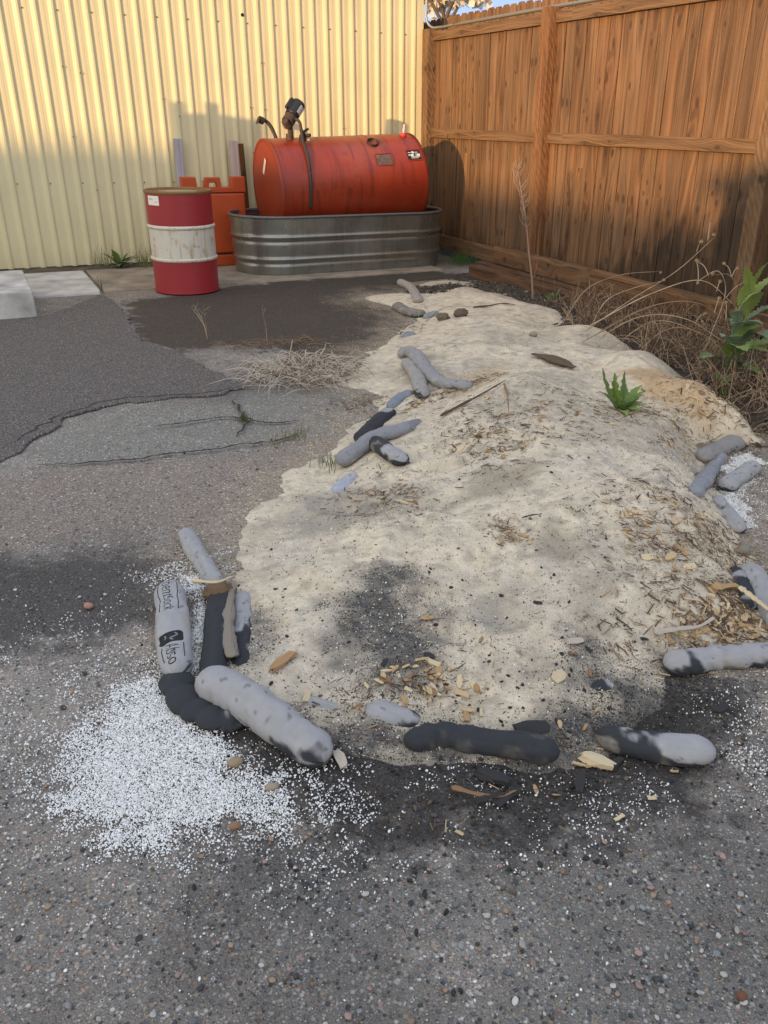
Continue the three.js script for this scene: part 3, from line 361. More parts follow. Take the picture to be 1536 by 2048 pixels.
// ---------- red fuel tank with its pump ----------
{
  const d = thing('fuel_tank', 'red cylindrical fuel tank with a black pump on top', 'fuel tank', [3.58, 0.845, -8.85]); d.rotation.z = 0.043;
  const R = 0.47, hl = 0.8, N = 72;
  const tex = dataTex(1024, 512, (x, y) => {
    const u = x / 1024, v = y / 512, n = tileF(u, v, 6, 231), m = tileF(u, v, 3, 233), st = tileF(u * 1, v * 0.1, 40, 235), sc = tileF(u, v, 26, 237);
    let c = mix3([0.36, 0.045, 0.012], [0.2, 0.02, 0.009], n); c = mix3(c, [0.3, 0.08, 0.045], sm(0.45, 0.75, m) * 0.5); c = mix3(c, [0.11, 0.016, 0.01], sm(0.52, 0.72, st) * 0.5); c = mix3(c, [0.09, 0.02, 0.012], sm(0.68, 0.78, sc) * 0.35); return c;
  });
  const red = mat([1, 1, 1], 0.34, { map: tex }), redCap = mat([0.29, 0.036, 0.01], 0.5, { map: dataTex(256, 256, (x, y) => 0.65 + 0.35 * tileF(x / 256, y / 256, 4, 241)) }), dark = mat([0.022, 0.02, 0.019], 0.6), rustM = mat([0.1, 0.06, 0.042], 0.75, { map: grimeTex }), black = mat([0.012, 0.012, 0.013], 0.38);
  const shell = new THREE.CylinderGeometry(R, R, 2 * hl, N, 1, true).rotateZ(-Math.PI / 2); { const p = shell.attributes.position, uv = shell.attributes.uv; for (let i = 0; i < p.count; i++) { uv.setXY(i, (p.getX(i) + hl) / 1.6, uv.getX(i) * 2); } }
  part(d, 'shell', shell, red);
  for (const s of [-1, 1]) { const c = new THREE.LatheGeometry([[R + 0.005, -0.012], [R + 0.005, 0.012], [R - 0.012, 0.012], [R - 0.02, 0.0], [R - 0.035, 0.012], [R * 0.7, 0.04], [R * 0.35, 0.055], [0, 0.06]].map(p => V2(p[0], p[1])), N); c.rotateZ(-s * Math.PI / 2); part(d, 'end_cap', c.translate(s * hl, 0, 0), redCap); }
  for (const x of [-0.26, 0.27]) part(d, 'weld_seam', new THREE.TorusGeometry(R + 0.0005, 0.0022, 6, N).rotateY(Math.PI / 2).translate(x, 0, 0), red);
  const on = (x, a, off = 0) => V(x, Math.cos(a) * (R + off), Math.sin(a) * (R + off));           // a: angle from the top towards the front
  const put = (o, x, a, off = 0) => { o.position.copy(on(x, a, off)); o.rotation.x = a; return o; };
  put(part(d, 'fill_port', new THREE.LatheGeometry([[0.05, -0.02], [0.062, -0.02], [0.062, 0.02], [0.05, 0.02], [0.05, -0.018], [0, -0.018]].map(p => V2(p[0], p[1])), 28), dark), 0.28, 0.56);
  const gauge = put(part(d, 'sight_gauge', new THREE.LatheGeometry([[0, -0.01], [0.032, -0.01], [0.034, 0.02], [0.022, 0.032], [0, 0.034]].map(p => V2(p[0], p[1])), 20), mat([0.6, 0.04, 0.05], 0.35)), 0.69, 0.3);
  part(gauge, 'indicator', new THREE.LatheGeometry([[0.012, 0.034], [0.014, 0.08], [0.009, 0.088], [0.011, 0.115], [0, 0.12]].map(p => V2(p[0], p[1])), 14), mat([0.72, 0.56, 0.54], 0.4));
  const plate = (w, h, m, lift) => { const g = new THREE.CylinderGeometry(R + lift, R + lift, w, 8, 1, true, -h / R / 2, h / R).rotateZ(-Math.PI / 2); return g; };
  function plateOn(x, a, w, h, lift, m, name, par = d) { const g = new THREE.PlaneGeometry(w, h, 1, 8), p = g.attributes.position; for (let i = 0; i < p.count; i++) { const q = a - p.getY(i) / R, e = on(x + p.getX(i), q, lift); p.setXYZ(i, e.x, e.y, e.z); } g.computeVertexNormals(); return part(par, name, g, m); }
  const frame = (x, a, w, h) => { const g = []; const q = (a0, x0, a1, x1) => g.push(rod([on(x0, a0, 0.003), on((x0 + x1) / 2, (a0 + a1) / 2, 0.003), on(x1, a1, 0.003)], 0.005, 0.005, 6, 6)); const da = h / R / 2; q(a - da, x - w / 2, a - da, x + w / 2); q(a + da, x - w / 2, a + da, x + w / 2); q(a - da, x - w / 2, a + da, x - w / 2); q(a - da, x + w / 2, a + da, x + w / 2); return merge(g); };
  const p1 = plateOn(0.335, 1.02, 0.165, 0.1, 0.003, mat([0.17, 0.13, 0.11], 0.7, { map: grimeTex }), 'name_plate'); part(p1, 'plate_frame', frame(0.335, 1.02, 0.195, 0.125), redCap);
  const pt = canvasTex(256, 160, (c, w, h) => { c.fillStyle = '#141414'; c.fillRect(0, 0, w, h); c.fillStyle = '#d9d9d6'; c.beginPath(); c.arc(112, 34, 24, 0, 7); c.fill(); c.fillRect(16, 28, 60, 12); c.fillRect(148, 28, 64, 12); c.fillRect(14, 66, 40, 10); c.fillRect(14, 84, 40, 10); c.fillRect(60, 64, 66, 42); c.fillRect(150, 62, 92, 42); c.fillRect(60, 112, 176, 10); c.fillRect(60, 132, 140, 8); c.fillStyle = '#141414'; c.fillRect(112, 74, 70, 20); });
  const p2 = plateOn(0.69, 0.95, 0.15, 0.1, 0.003, mat([1, 1, 1], 0.45, { map: pt }), 'data_plate'); part(p2, 'plate_frame', frame(0.69, 0.95, 0.175, 0.12), redCap);
  const lab = canvasTex(64, 128, (c, w, h) => { c.fillStyle = '#e3d6cd'; c.fillRect(0, 0, w, h); c.fillStyle = '#b98c80'; for (let k = 0; k < 7; k++) c.fillRect(10, 12 + k * 16, 44 - (k * 13) % 20, 4); });
  { const g = new THREE.PlaneGeometry(0.05, 0.16).rotateY(-Math.PI / 2).rotateX(0.55); part(d, 'paper_label', g.translate(-hl - 0.064, 0.17, 0.1), mat([1, 1, 1], 0.7, { map: lab, side: THREE.DoubleSide })).rotation.z = -0.06; }
  // pump: flange, cast housing, tilted motor with a box on top
  const px = -0.555, pa = 0.18, P0 = on(px, pa);
  const pump = part(d, 'pump', merge([cyl(0.035, 0.04, 0.06, 20).translate(P0.x, P0.y + 0.02, P0.z), cyl(0.026, 0.028, 0.1, 16).translate(P0.x + 0.012, P0.y + 0.09, P0.z), T(cyl(0.062, 0.062, 0.075, 28), P0.x + 0.012, P0.y + 0.175, P0.z, 0, 0.5, -0.9), T(cyl(0.03, 0.036, 0.07, 16), P0.x - 0.035, P0.y + 0.14, P0.z + 0.045, 0.5, 0, 0.6), T(cyl(0.04, 0.04, 0.03, 20), P0.x - 0.03, P0.y + 0.15, P0.z + 0.01, 0, 0.5, -0.9)]), rustM);
  const ax = V(0.62, 0.62, -0.28).normalize(), q = new THREE.Quaternion().setFromUnitVectors(V(0, 1, 0), ax), M0 = V(P0.x + 0.03, P0.y + 0.195, P0.z - 0.01);
  const place = (g, along, dx = 0, dz = 0) => g.translate(dx, along, dz).applyQuaternion(q).translate(M0.x, M0.y, M0.z);
  part(pump, 'motor', merge([place(new THREE.LatheGeometry([[0, 0.01], [0.066, 0.012], [0.07, 0.03], [0.07, 0.17], [0.062, 0.186], [0.03, 0.196], [0, 0.197]].map(p => V2(p[0], p[1])), 32), 0)]), black);
  part(pump, 'switch_box', place(rbx(0.05, 0.12, 0.06, 0, 0, 0, 0.015), 0.11, -0.075, 0.0), black);
  part(pump, 'motor_label', place(new THREE.CylinderGeometry(0.0712, 0.0712, 0.09, 10, 1, true, 0.15, 0.9), 0.1), mat([1, 1, 1], 0.35, { side: THREE.DoubleSide, map: canvasTex(128, 96, (c, w, h) => { c.fillStyle = '#c9ced2'; c.fillRect(0, 0, w, h); c.fillStyle = '#4a4f55'; c.fillRect(64, 0, 8, h); for (let k = 0; k < 5; k++) { c.fillRect(8, 14 + k * 16, 46, 5); c.fillRect(80, 14 + k * 16, 40, 5); } }) }));
  part(pump, 'cord', rod([V(M0.x + 0.06, M0.y + 0.1, M0.z + 0.0), V(M0.x - 0.02, M0.y + 0.11, M0.z - 0.02), V(M0.x - 0.03, M0.y + 0.05, M0.z)], 0.006, 0.006, 14, 6), black);
  const hp = [V(P0.x + 0.05, P0.y + 0.185, P0.z + 0.05), V(P0.x + 0.085, P0.y + 0.155, P0.z + 0.085), V(P0.x + 0.092, P0.y + 0.05, P0.z + 0.11)]; for (const a of [0.55, 0.9, 1.25, 1.6, 1.95]) hp.push(on(px + 0.095 - a * 0.035, a, 0.022 + 0.012 * Math.sin(a * 3)));
  part(d, 'fuel_hose', rod(hp, 0.016, 0.016, 60, 12), mat([0.035, 0.03, 0.026], 0.65));
  const bung = put(part(d, 'bung_valve', merge([cyl(0.034, 0.038, 0.05, 18).translate(0, 0.02, 0), cyl(0.026, 0.026, 0.05, 12).translate(0, 0.06, 0), T(cyl(0.016, 0.016, 0.12, 12), 0.02, 0.045, 0.02, 1.2, 0.7, 0), T(bx(0.09, 0.012, 0.025), 0.03, 0.085, -0.01, 0, 0.5, 0.3)]), dark), -0.44, 0.3);
  part(bung, 'plug', T(cyl(0.011, 0.011, 0.02, 10), 0.04, 0.02, 0.065, 1.2, 0.7, 0), mat([0.75, 0.73, 0.68], 0.4));
  const vp = part(d, 'vent_pipe', rod([V(-0.49, 0.28, -0.42), V(-0.5, 0.45, -0.52), V(-0.53, 0.56, -0.56), V(-0.575, 0.62, -0.58), V(-0.62, 0.635, -0.58)], 0.02, 0.02, 30, 10), dark);
  part(vp, 'vent_cap', merge([T(cyl(0.036, 0.036, 0.055, 14), -0.625, 0.63, -0.58, 0, 0, 1.1), T(cyl(0.045, 0.02, 0.02, 14), -0.652, 0.628, -0.58, 0, 0, 1.1)]), dark);
}
// ---------- old timbers along the foot of the fence ----------
{
  const tm = [mat([0.85, 0.82, 0.74], 0.95, { map: woods[1].m, bumpMap: woods[1].b, bumpScale: 0.006 }), mat([0.55, 0.5, 0.45], 0.95, { map: woods[4].m, bumpMap: woods[4].b, bumpScale: 0.006 })];
  const beam = (label, a, b, w, h, m, roll = 0) => { const A = V(...a), B = V(...b), L = A.distanceTo(B), g = rbx(w, h, L, 0, 0, 0, 0.012), p = g.attributes.position, uv = g.attributes.uv; for (let i = 0; i < p.count; i++) uv.setXY(i, (p.getY(i) + p.getX(i)) / 0.25, p.getZ(i) / 2.3); const o = solo('timber_beam', g, tm[m], label, 'beam'); o.position.copy(A.clone().lerp(B, 0.5)); o.lookAt(B); o.rotateZ(roll); };
  beam('upper weathered timber leaning on the foot of the cedar fence', [4.85, 0.215, -7.68], [4.92, 0.2, -4.5], 0.1, 0.17, 0);
  beam('low dark timber lying on the ground under the weathered one', [4.6, 0.06, -7.72], [4.62, 0.06, -4.2], 0.14, 0.12, 1);
  beam('thin brown timber wedged between the two larger ones', [4.78, 0.065, -7.9], [4.82, 0.06, -4.9], 0.12, 0.12, 1);
}
// ---------- the sand itself ----------
const sootOnSand = [[[[0.968,-2.224],[1.08,-2.226],[1.061,-2.004],[0.962,-1.78],[0.847,-1.68],[0.711,-1.713],[0.744,-1.901],[0.815,-2.156]], 1], [[[1.303,-1.585],[1.4,-1.592],[1.427,-1.542],[1.367,-1.499],[1.271,-1.514]], 0.75], [[[1.185,-1.371],[1.328,-1.413],[1.519,-1.455],[1.653,-1.472],[1.726,-1.422],[1.57,-1.264],[1.276,-1.272]], 1], [[[0.529,-2.317],[0.603,-2.279],[0.526,-1.981],[0.453,-1.994]], 0.85], [[[1.08,-2.765],[1.221,-2.698],[1.161,-2.567],[1.053,-2.6]], 0.45], [[[0.546,-1.742],[0.653,-1.647],[0.825,-1.545],[0.996,-1.444],[1.155,-1.373],[1.275,-1.377],[1.366,-1.36],[1.263,-1.257],[1.056,-1.257],[0.699,-1.436],[0.534,-1.558]], 1], [[[1.244,-1.525],[1.406,-1.479],[1.381,-1.424],[1.22,-1.466]], 0.5]];
const tanAndSunPatch = [[[[1.684,-2.713],[1.892,-2.584],[1.76,-2.459],[1.507,-2.528]], [0.42, 0.36, 0.27]], [[[1.629,-2.164],[1.697,-2.047],[1.591,-1.931],[1.539,-2.063]], [0.42, 0.36, 0.27]], [[[1.544,-1.894],[1.665,-1.864],[1.49,-1.61],[1.37,-1.626]], [0.46, 0.4, 0.31]], [[[3.236,-3.706],[3.474,-3.58],[3.255,-2.96],[3.171,-2.966],[3.054,-3.232]], [0.58, 0.4, 0.22]], [[[2.219,-4.054],[2.754,-4.265],[2.408,-3.669],[2.08,-3.686]], [0.56, 0.45, 0.3]], [[[1.025,-3.081],[1.26,-2.987],[1.071,-2.642],[0.874,-2.654]], [0.4, 0.36, 0.29]], [[[1.243,-1.968],[1.384,-1.951],[1.233,-1.744],[1.152,-1.814]], [0.42, 0.38, 0.31]]];  // tan sand; the orange patch paints warm sunlight on the back ridge
{
  const N = 1024, sTex = dataTex(N, N, (x, y) => { const u = x / N, v = y / N, n = tileF(u, v, 24, 251), m = tileF(u, v, 5, 257), s = hash(x, y, 19), sp = hash(x >> 1, y >> 1, 23); let k = 0.7 + 0.34 * (n - 0.2) + 0.14 * (m - 0.5) + 0.34 * (s - 0.5); if (sp > 0.978) k *= 0.35; else if (sp < 0.02) k *= 1.35; return [k, k, k]; });
  const sB = dataTex(512, 512, (x, y) => 0.5 * tileF(x / 512, y / 512, 40, 261) + 0.5 * tileF(x / 512, y / 512, 9, 263), false);
  const zs = []; for (let z = -1.06; z > -7.75;) { zs.push(z); z -= clamp(0.012 + (-z - 1.5) * 0.0035, 0.012, 0.03); }
  const xs = []; for (let x = 0.22; x < 4.78; x += 0.0145) xs.push(x);
  const nx = xs.length, nz = zs.length, pos = new Float32Array(nx * nz * 3), col = new Float32Array(nx * nz * 3), idx = [];
  for (let j = 0; j < nz; j++) for (let i = 0; i < nx; i++) {
    const x = xs[i], z = zs[j], k = (j * nx + i) * 3, h = Math.max(-0.05, sandH(x, z)); pos[k] = x; pos[k + 1] = h; pos[k + 2] = z;
    let c = [0.73, 0.63, 0.475]; if (h > -0.045) {
      const w = (fbm(x * 10, z * 10, 4, 271) - 0.5) * 0.3, big = fbm(x * 2.2, z * 2.2, 4, 273), sp = fbm(x * 26, z * 26, 3, 277);
      c = mix3(c, [0.43, 0.38, 0.3], sm(0.5, 0.66, big) * 0.55); c = mix3(c, [0.66, 0.59, 0.48], sm(0.55, 0.75, fbm(x * 4, z * 4, 3, 279)) * 0.6); c = mix3(c, [0.4, 0.35, 0.28], sm(0.6, 0.7, sp) * 0.6); { const gr = 0.86 + 0.28 * noise(x * 66, z * 66, 283); c = [c[0] * gr, c[1] * gr, c[2] * gr]; }
      for (const [p, t] of tanAndSunPatch) { const d = sdPoly(p, x, z); if (d < 0.3) c = mix3(c, t, sm(0.07, -0.05, d + w * 0.4) * 0.9); }
      for (const [p, a] of sootOnSand) { const d = sdPoly(p, x, z); if (d < 0.4) c = mix3(c, [0.115, 0.108, 0.1], clamp(sm(0.1, -0.08, d + w * 0.75) * a * (0.82 + 0.6 * (noise(x * 60, z * 60, 281) - 0.35)))); }
    }
    col.set(c, k);
    if (i && j) { const a = j * nx + i; if (Math.max(pos[k + 1], pos[k - 2], pos[(a - nx) * 3 + 1], pos[(a - nx - 1) * 3 + 1]) > -0.04) idx.push(a, a - 1, a - nx, a - 1, a - nx - 1, a - nx); }
  }
  const g = new THREE.BufferGeometry(); g.setAttribute('position', new THREE.BufferAttribute(pos, 3)); g.setAttribute('color', new THREE.BufferAttribute(col, 3)); g.setIndex(idx); uvXZ(g, 0.9); g.computeVertexNormals();
  if (g.attributes.normal.getY(idx[0]) < 0) { for (let k = 0; k < idx.length; k += 3) { const t = idx[k]; idx[k] = idx[k + 1]; idx[k + 1] = t; } g.setIndex(idx); g.computeVertexNormals(); }
  solo('sand_pile', g, mat([1, 1, 1], 0.95, { map: sTex, bumpMap: sB, bumpScale: 0.012, vertexColors: true }), 'long low heap of spilled pale sand on the asphalt', 'sand pile');
}
// dark earth between the sand and the fence
const soilY = (x, z) => 0.02 + 0.05 * fbm(x * 5, z * 5, 3, 285) - 0.05 * sm(-7.0, -7.5, z) - 0.06 * sm(3.7, 3.45, x) - 0.1 * sm(-2.5, -2.0, z);
{
  const g = new THREE.PlaneGeometry(1.75, 6.2, 90, 220).rotateX(-Math.PI / 2).translate(4.2, 0, -4.8), p = g.attributes.position; for (let i = 0; i < p.count; i++) p.setY(i, soilY(p.getX(i), p.getZ(i)) + 0.02 * (noise(p.getX(i) * 40, p.getZ(i) * 40, 3) - 0.5)); g.computeVertexNormals(); uvXZ(g, 0.6);
  struct('soil_bed', g, mat([0.085, 0.07, 0.056], 1, { map: grimeTex, bumpMap: grimeBump, bumpScale: 0.015 }));
}

// ---------- absorbent socks ----------
const feltBump = dataTex(256, 256, (x, y) => 0.6 * hash(x, y, 3) + 0.4 * tileF(x / 256, y / 256, 16, 311), false), feltMap = dataTex(256, 256, (x, y) => 0.84 + 0.1 * hash(x, y, 5) + 0.1 * tileF(x / 256, y / 256, 12, 313));
for (const t of [feltBump, feltMap]) t.repeat.set(5, 2);
const felt = mat([1, 1, 1], 0.92, { map: feltMap, bumpMap: feltBump, bumpScale: 0.0015, vertexColors: true });
function sockGeo(path, r, o) {
  const { lift = 0.7, wet = 0.4, seed = 1, flat = 0.74, tone = [0.37, 0.366, 0.372], folds = [], thin = null, wetEnd = 0, spots = 0.3, dust = wet > 0.8 ? 0.16 : 0.5 } = o;
  const pts = path.map(([x, z], i) => { const e = Array.isArray(lift) ? lift[i] : lift; return V(x, surf(x, z) + r * flat * e, z); });
  const rad = (t, a, L) => {
    const d = Math.min(t, 1 - t) * L, cap = d < r * 1.25 ? Math.sqrt(Math.max(0.0004, 1 - (1 - d / (r * 1.25)) ** 2.1)) : 1;
    const cs = Math.cos(a), sn = Math.sin(a), wr = fbm(t * L * 26 + 0.5 * sn, cs * 0.9 + seed * 3.1, 3, seed + 3); let k = 1 + 0.2 * (fbm(t * L * 6, cs * 0.9 + seed, 2, seed) - 0.5) * 2 + 0.06 * (fbm(t * L * 14 + cs, sn * 1.5 + seed, 2, seed + 21) - 0.5) * 2 - 0.09 * sm(0.52, 0.34, wr) + 0.012 * (noise(t * L * 120, a * 9, seed) - 0.5);
    for (const [f, w, dp, sk = 0] of folds) k -= dp * Math.exp(-(((t - f + sk * Math.cos(a)) * L / w) ** 2));
    if (thin) k *= thin(t); k -= 0.05 * Math.exp(-(((a - 0.9) * 6) ** 2));
    return r * cap * k;
  };
  const colour = (t, a, L) => {
    const n = fbm(t * L * 13 + seed * 3, Math.sin(a) * 0.9 + Math.cos(a) * 0.4 + seed, 4, seed + 11), under = -Math.sin(a), w = wet + 0.22 * under + wetEnd * (t - 0.5) + (n - 0.5) * 1.0, s = sm(0.45, 0.55, w);
    const sp = spots ? sm(0.84 - spots * 0.08, 0.86 - spots * 0.08, fbm(t * L * 52, a * 2.6 + seed, 2, seed + 17)) * 0.55 : 0, v = 0.9 + 0.2 * fbm(t * L * 30, a * 3, 2, seed + 5);
    let c = mix3(tone, [0.034, 0.037, 0.043], Math.max(s, sp)); const du = sm(0.5, 0.62, fbm(t * L * 17 + seed, Math.cos(a) * 1.2 + seed * 2, 4, seed + 41) + 0.1 * under - 0.05) * dust * (0.5 + 0.5 * noise(t * L * 160, a * 14, 3)); c = mix3(c, [0.45, 0.4, 0.315], du); return [c[0] * v, c[1] * v, c[2] * v];
  };
  const L = pts.reduce((s, p, i) => i ? s + p.distanceTo(pts[i - 1]) : 0, 0);
  return sweep(pts, rad, Math.max(30, Math.round(L / 0.006)), 44, { flat, colour, cap: true });
}
const sock = (label, path, r, o = {}) => solo('absorbent_sock', sockGeo(path, r * 0.8, o), o.mat || felt, label, 'sock', 'absorbent socks round the sand');
sock('short pale sock lying alone at the edge of bare asphalt beside the sand', [[0.515,-2.961],[0.512,-2.809],[0.515,-2.649],[0.515,-2.489]], 0.047, { wet: 0.12, seed: 2, wetEnd: 0.5, spots: 1 });
sock('black soaked sock between the printed sock and the sand', [[0.523,-2.469],[0.464,-2.28],[0.412,-2.106],[0.342,-1.892]], 0.048, { wet: 1.2, seed: 5, lift: 0.5 });
sock('plump pale grey sock with a dark end lying across the corner of the sand', [[0.342,-1.978],[0.407,-1.865],[0.475,-1.709],[0.506,-1.624],[0.533,-1.525]], 0.072, { wet: 0.17, seed: 7, wetEnd: 0.85, lift: [0.85, 0.85, 0.75, 0.6, 0.4], folds: [[0.72, 0.012, 0.06, 0.02], [0.45, 0.01, 0.03, 0.03]], flat: 0.85 });
sock('sock with a pale end half buried in sand behind the long dark one', [[0.714,-1.686],[0.754,-1.644],[0.796,-1.608],[0.833,-1.576]], 0.052, { wet: 0.5, seed: 9, wetEnd: 0.8, lift: -0.42 });
sock('pale end of a sock just showing through the sand beside the plump sock', [[0.59,-1.82],[0.614,-1.767],[0.66,-1.699]], 0.045, { wet: 0.1, seed: 10, lift: -0.8 });
sock('long dark creased sock sunk in soot along the front of the sand', [[0.743,-1.504],[0.828,-1.493],[0.925,-1.427],[1.01,-1.345],[1.073,-1.285]], 0.053, { wet: 1.1, seed: 12, lift: [0.3, 0.25, 0.25, 0.5, 0.7], folds: [[0.12, 0.008, 0.12, 0.02], [0.22, 0.01, 0.16, -0.01], [0.34, 0.012, 0.12, 0.02], [0.5, 0.008, 0.06]] });
sock('sock with a rounded dry pale end lying on the sooty asphalt', [[1.203,-1.308],[1.301,-1.211],[1.373,-1.146],[1.43,-1.109]], 0.055, { wet: 0.62, seed: 15, wetEnd: -0.8, lift: [0.2, 0.55, 0.8, 0.9], folds: [[0.4, 0.3, 0.03]] });
sock('folded dark sock with dry patches beside the pile of wood chips', [[1.577,-1.459],[1.695,-1.431],[1.823,-1.396],[1.938,-1.346],[2.027,-1.273]], 0.058, { wet: 0.52, seed: 17, lift: 0.6, folds: [[0.4, 0.008, 0.12, 0.03], [0.52, 0.01, 0.16, -0.03], [0.3, 0.007, 0.05]] });
sock('dark tip of a buried sock in the middle of the front sand', [[1.286,-1.474],[1.34,-1.464],[1.394,-1.459]], 0.045, { wet: 0.8, seed: 18, wetEnd: -0.6, lift: -0.75 });
sock('buried dark sock edge beside the bark strip', [[0.592,-2.453],[0.537,-2.273],[0.485,-2.102],[0.462,-2.012]], 0.05, { wet: 0.75, seed: 19, wetEnd: 0.6, lift: -0.55 });
sock('brownish dusty sock among wood chips beyond the white granules', [[2.904,-2.678],[3.089,-2.74],[3.282,-2.79]], 0.066, { wet: 0.3, seed: 21, tone: [0.27, 0.26, 0.25], lift: 0.4, folds: [[0.5, 0.02, 0.1, 0.05]] });
sock('narrow grey sock leaning down the end of the sand', [[3.073,-2.695],[2.889,-2.581],[2.498,-2.281],[2.367,-2.179]], 0.045, { wet: 0.3, seed: 22, lift: 0.2, tone: [0.28, 0.29, 0.32] });
sock('pale spotted sock lying on white granules', [[3.074,-2.497],[2.928,-2.442],[2.803,-2.396],[2.733,-2.368]], 0.058, { wet: 0.1, seed: 23, wetEnd: 0.5, spots: 1.4 });
sock('wrinkled grey sock below the pale spotted one', [[2.54,-2.239],[2.547,-2.166],[2.52,-2.095],[2.488,-2.027]], 0.05, { wet: 0.38, seed: 24, lift: 0.35, folds: [[0.2, 0.006, 0.1], [0.3, 0.006, 0.1], [0.4, 0.006, 0.08], [0.5, 0.006, 0.08]] });
sock('fat pale sock under a splintered stick', [[2.276,-1.791],[2.18,-1.641],[2.107,-1.507],[2.058,-1.402]], 0.062, { wet: 0.15, seed: 25, wetEnd: -0.3, lift: 0.6 });
sock('dark sock tucked under the fat pale one', [[2.222,-1.807],[2.09,-1.636],[2.049,-1.575]], 0.045, { wet: 0.9, seed: 26, lift: 0.1 });
sock('long curved grey sock lying along the slope of sand', [[2.337,-4.865],[2.397,-4.815],[2.281,-4.35],[2.213,-4.021],[2.259,-3.774]], 0.06, { wet: 0.14, seed: 27, wetEnd: 0.55, lift: [0.6, 0.7, 0.6, 0.4, 0.0], tone: [0.3, 0.295, 0.3] });
sock('short sock with a black tip crossing under the long curved one', [[2.312,-4.686],[2.185,-4.293],[2.031,-3.891]], 0.055, { wet: 0.05, seed: 28, wetEnd: 0.95, lift: 0.6, tone: [0.33, 0.32, 0.3] });
sock('flattened bluish sock end at the edge of the gravelly asphalt', [[2.041,-4.07],[1.951,-4.027],[1.857,-3.971]], 0.05, { wet: 0.35, seed: 29, lift: 0.2, tone: [0.22, 0.25, 0.3] });
sock('black wet sock in line with the bluish one', [[1.825,-3.879],[1.669,-3.728],[1.483,-3.504]], 0.056, { wet: 1.0, seed: 30, wetEnd: 0.5, lift: 0.5 });
sock('long grey sock with a torn white end over two dark ones', [[1.28,-3.294],[1.405,-3.322],[1.51,-3.364],[1.627,-3.358],[1.789,-3.466]], 0.056, { wet: 0.2, seed: 31, lift: [0.9, 1.1, 1.0, 0.5, -0.1], thin: t => mix(1, 0.7, sm(0.6, 1, t)), folds: [[0.62, 0.02, 0.12]], tone: [0.26, 0.265, 0.285] });
sock('stubby dark sock poking out from under the torn grey one', [[1.486,-3.363],[1.473,-3.14],[1.475,-2.994]], 0.056, { wet: 0.7, seed: 32, wetEnd: -0.4, lift: 0.6 });
sock('pale bluish sock nearly covered by sand on its own', [[1.177,-3.052],[1.247,-3.112],[1.314,-3.146]], 0.055, { wet: 0.05, seed: 33, lift: -0.25, tone: [0.4, 0.42, 0.48] });
sock('pinched sock lying on oily ground close to the stock tank', [[3.664,-7.594],[3.646,-7.334],[3.338,-6.517]], 0.06, { wet: 0.1, seed: 34, folds: [[0.45, 0.03, 0.3]], tone: [0.36, 0.32, 0.28], lift: 0.6 });
sock('brown stained sock at the edge of the oily ground', [[3.138,-6.563],[3.118,-6.23],[3.18,-6.098]], 0.065, { wet: 0.3, seed: 35, tone: [0.22, 0.2, 0.17], lift: 0.5, folds: [[0.5, 0.03, 0.12]] });
sock('small bluish sock end touching the brown stained one', [[3.139,-6.035],[3.212,-6.051],[3.272,-6.025]], 0.05, { wet: 0.2, seed: 36, tone: [0.26, 0.28, 0.3], lift: 0.3 });
sock('sliver of blue-grey sock under sand by the dirt clods', [[2.685,-5.528],[2.757,-5.539],[2.817,-5.526]], 0.05, { wet: 0.4, seed: 37, lift: -0.4, tone: [0.24, 0.26, 0.29] });
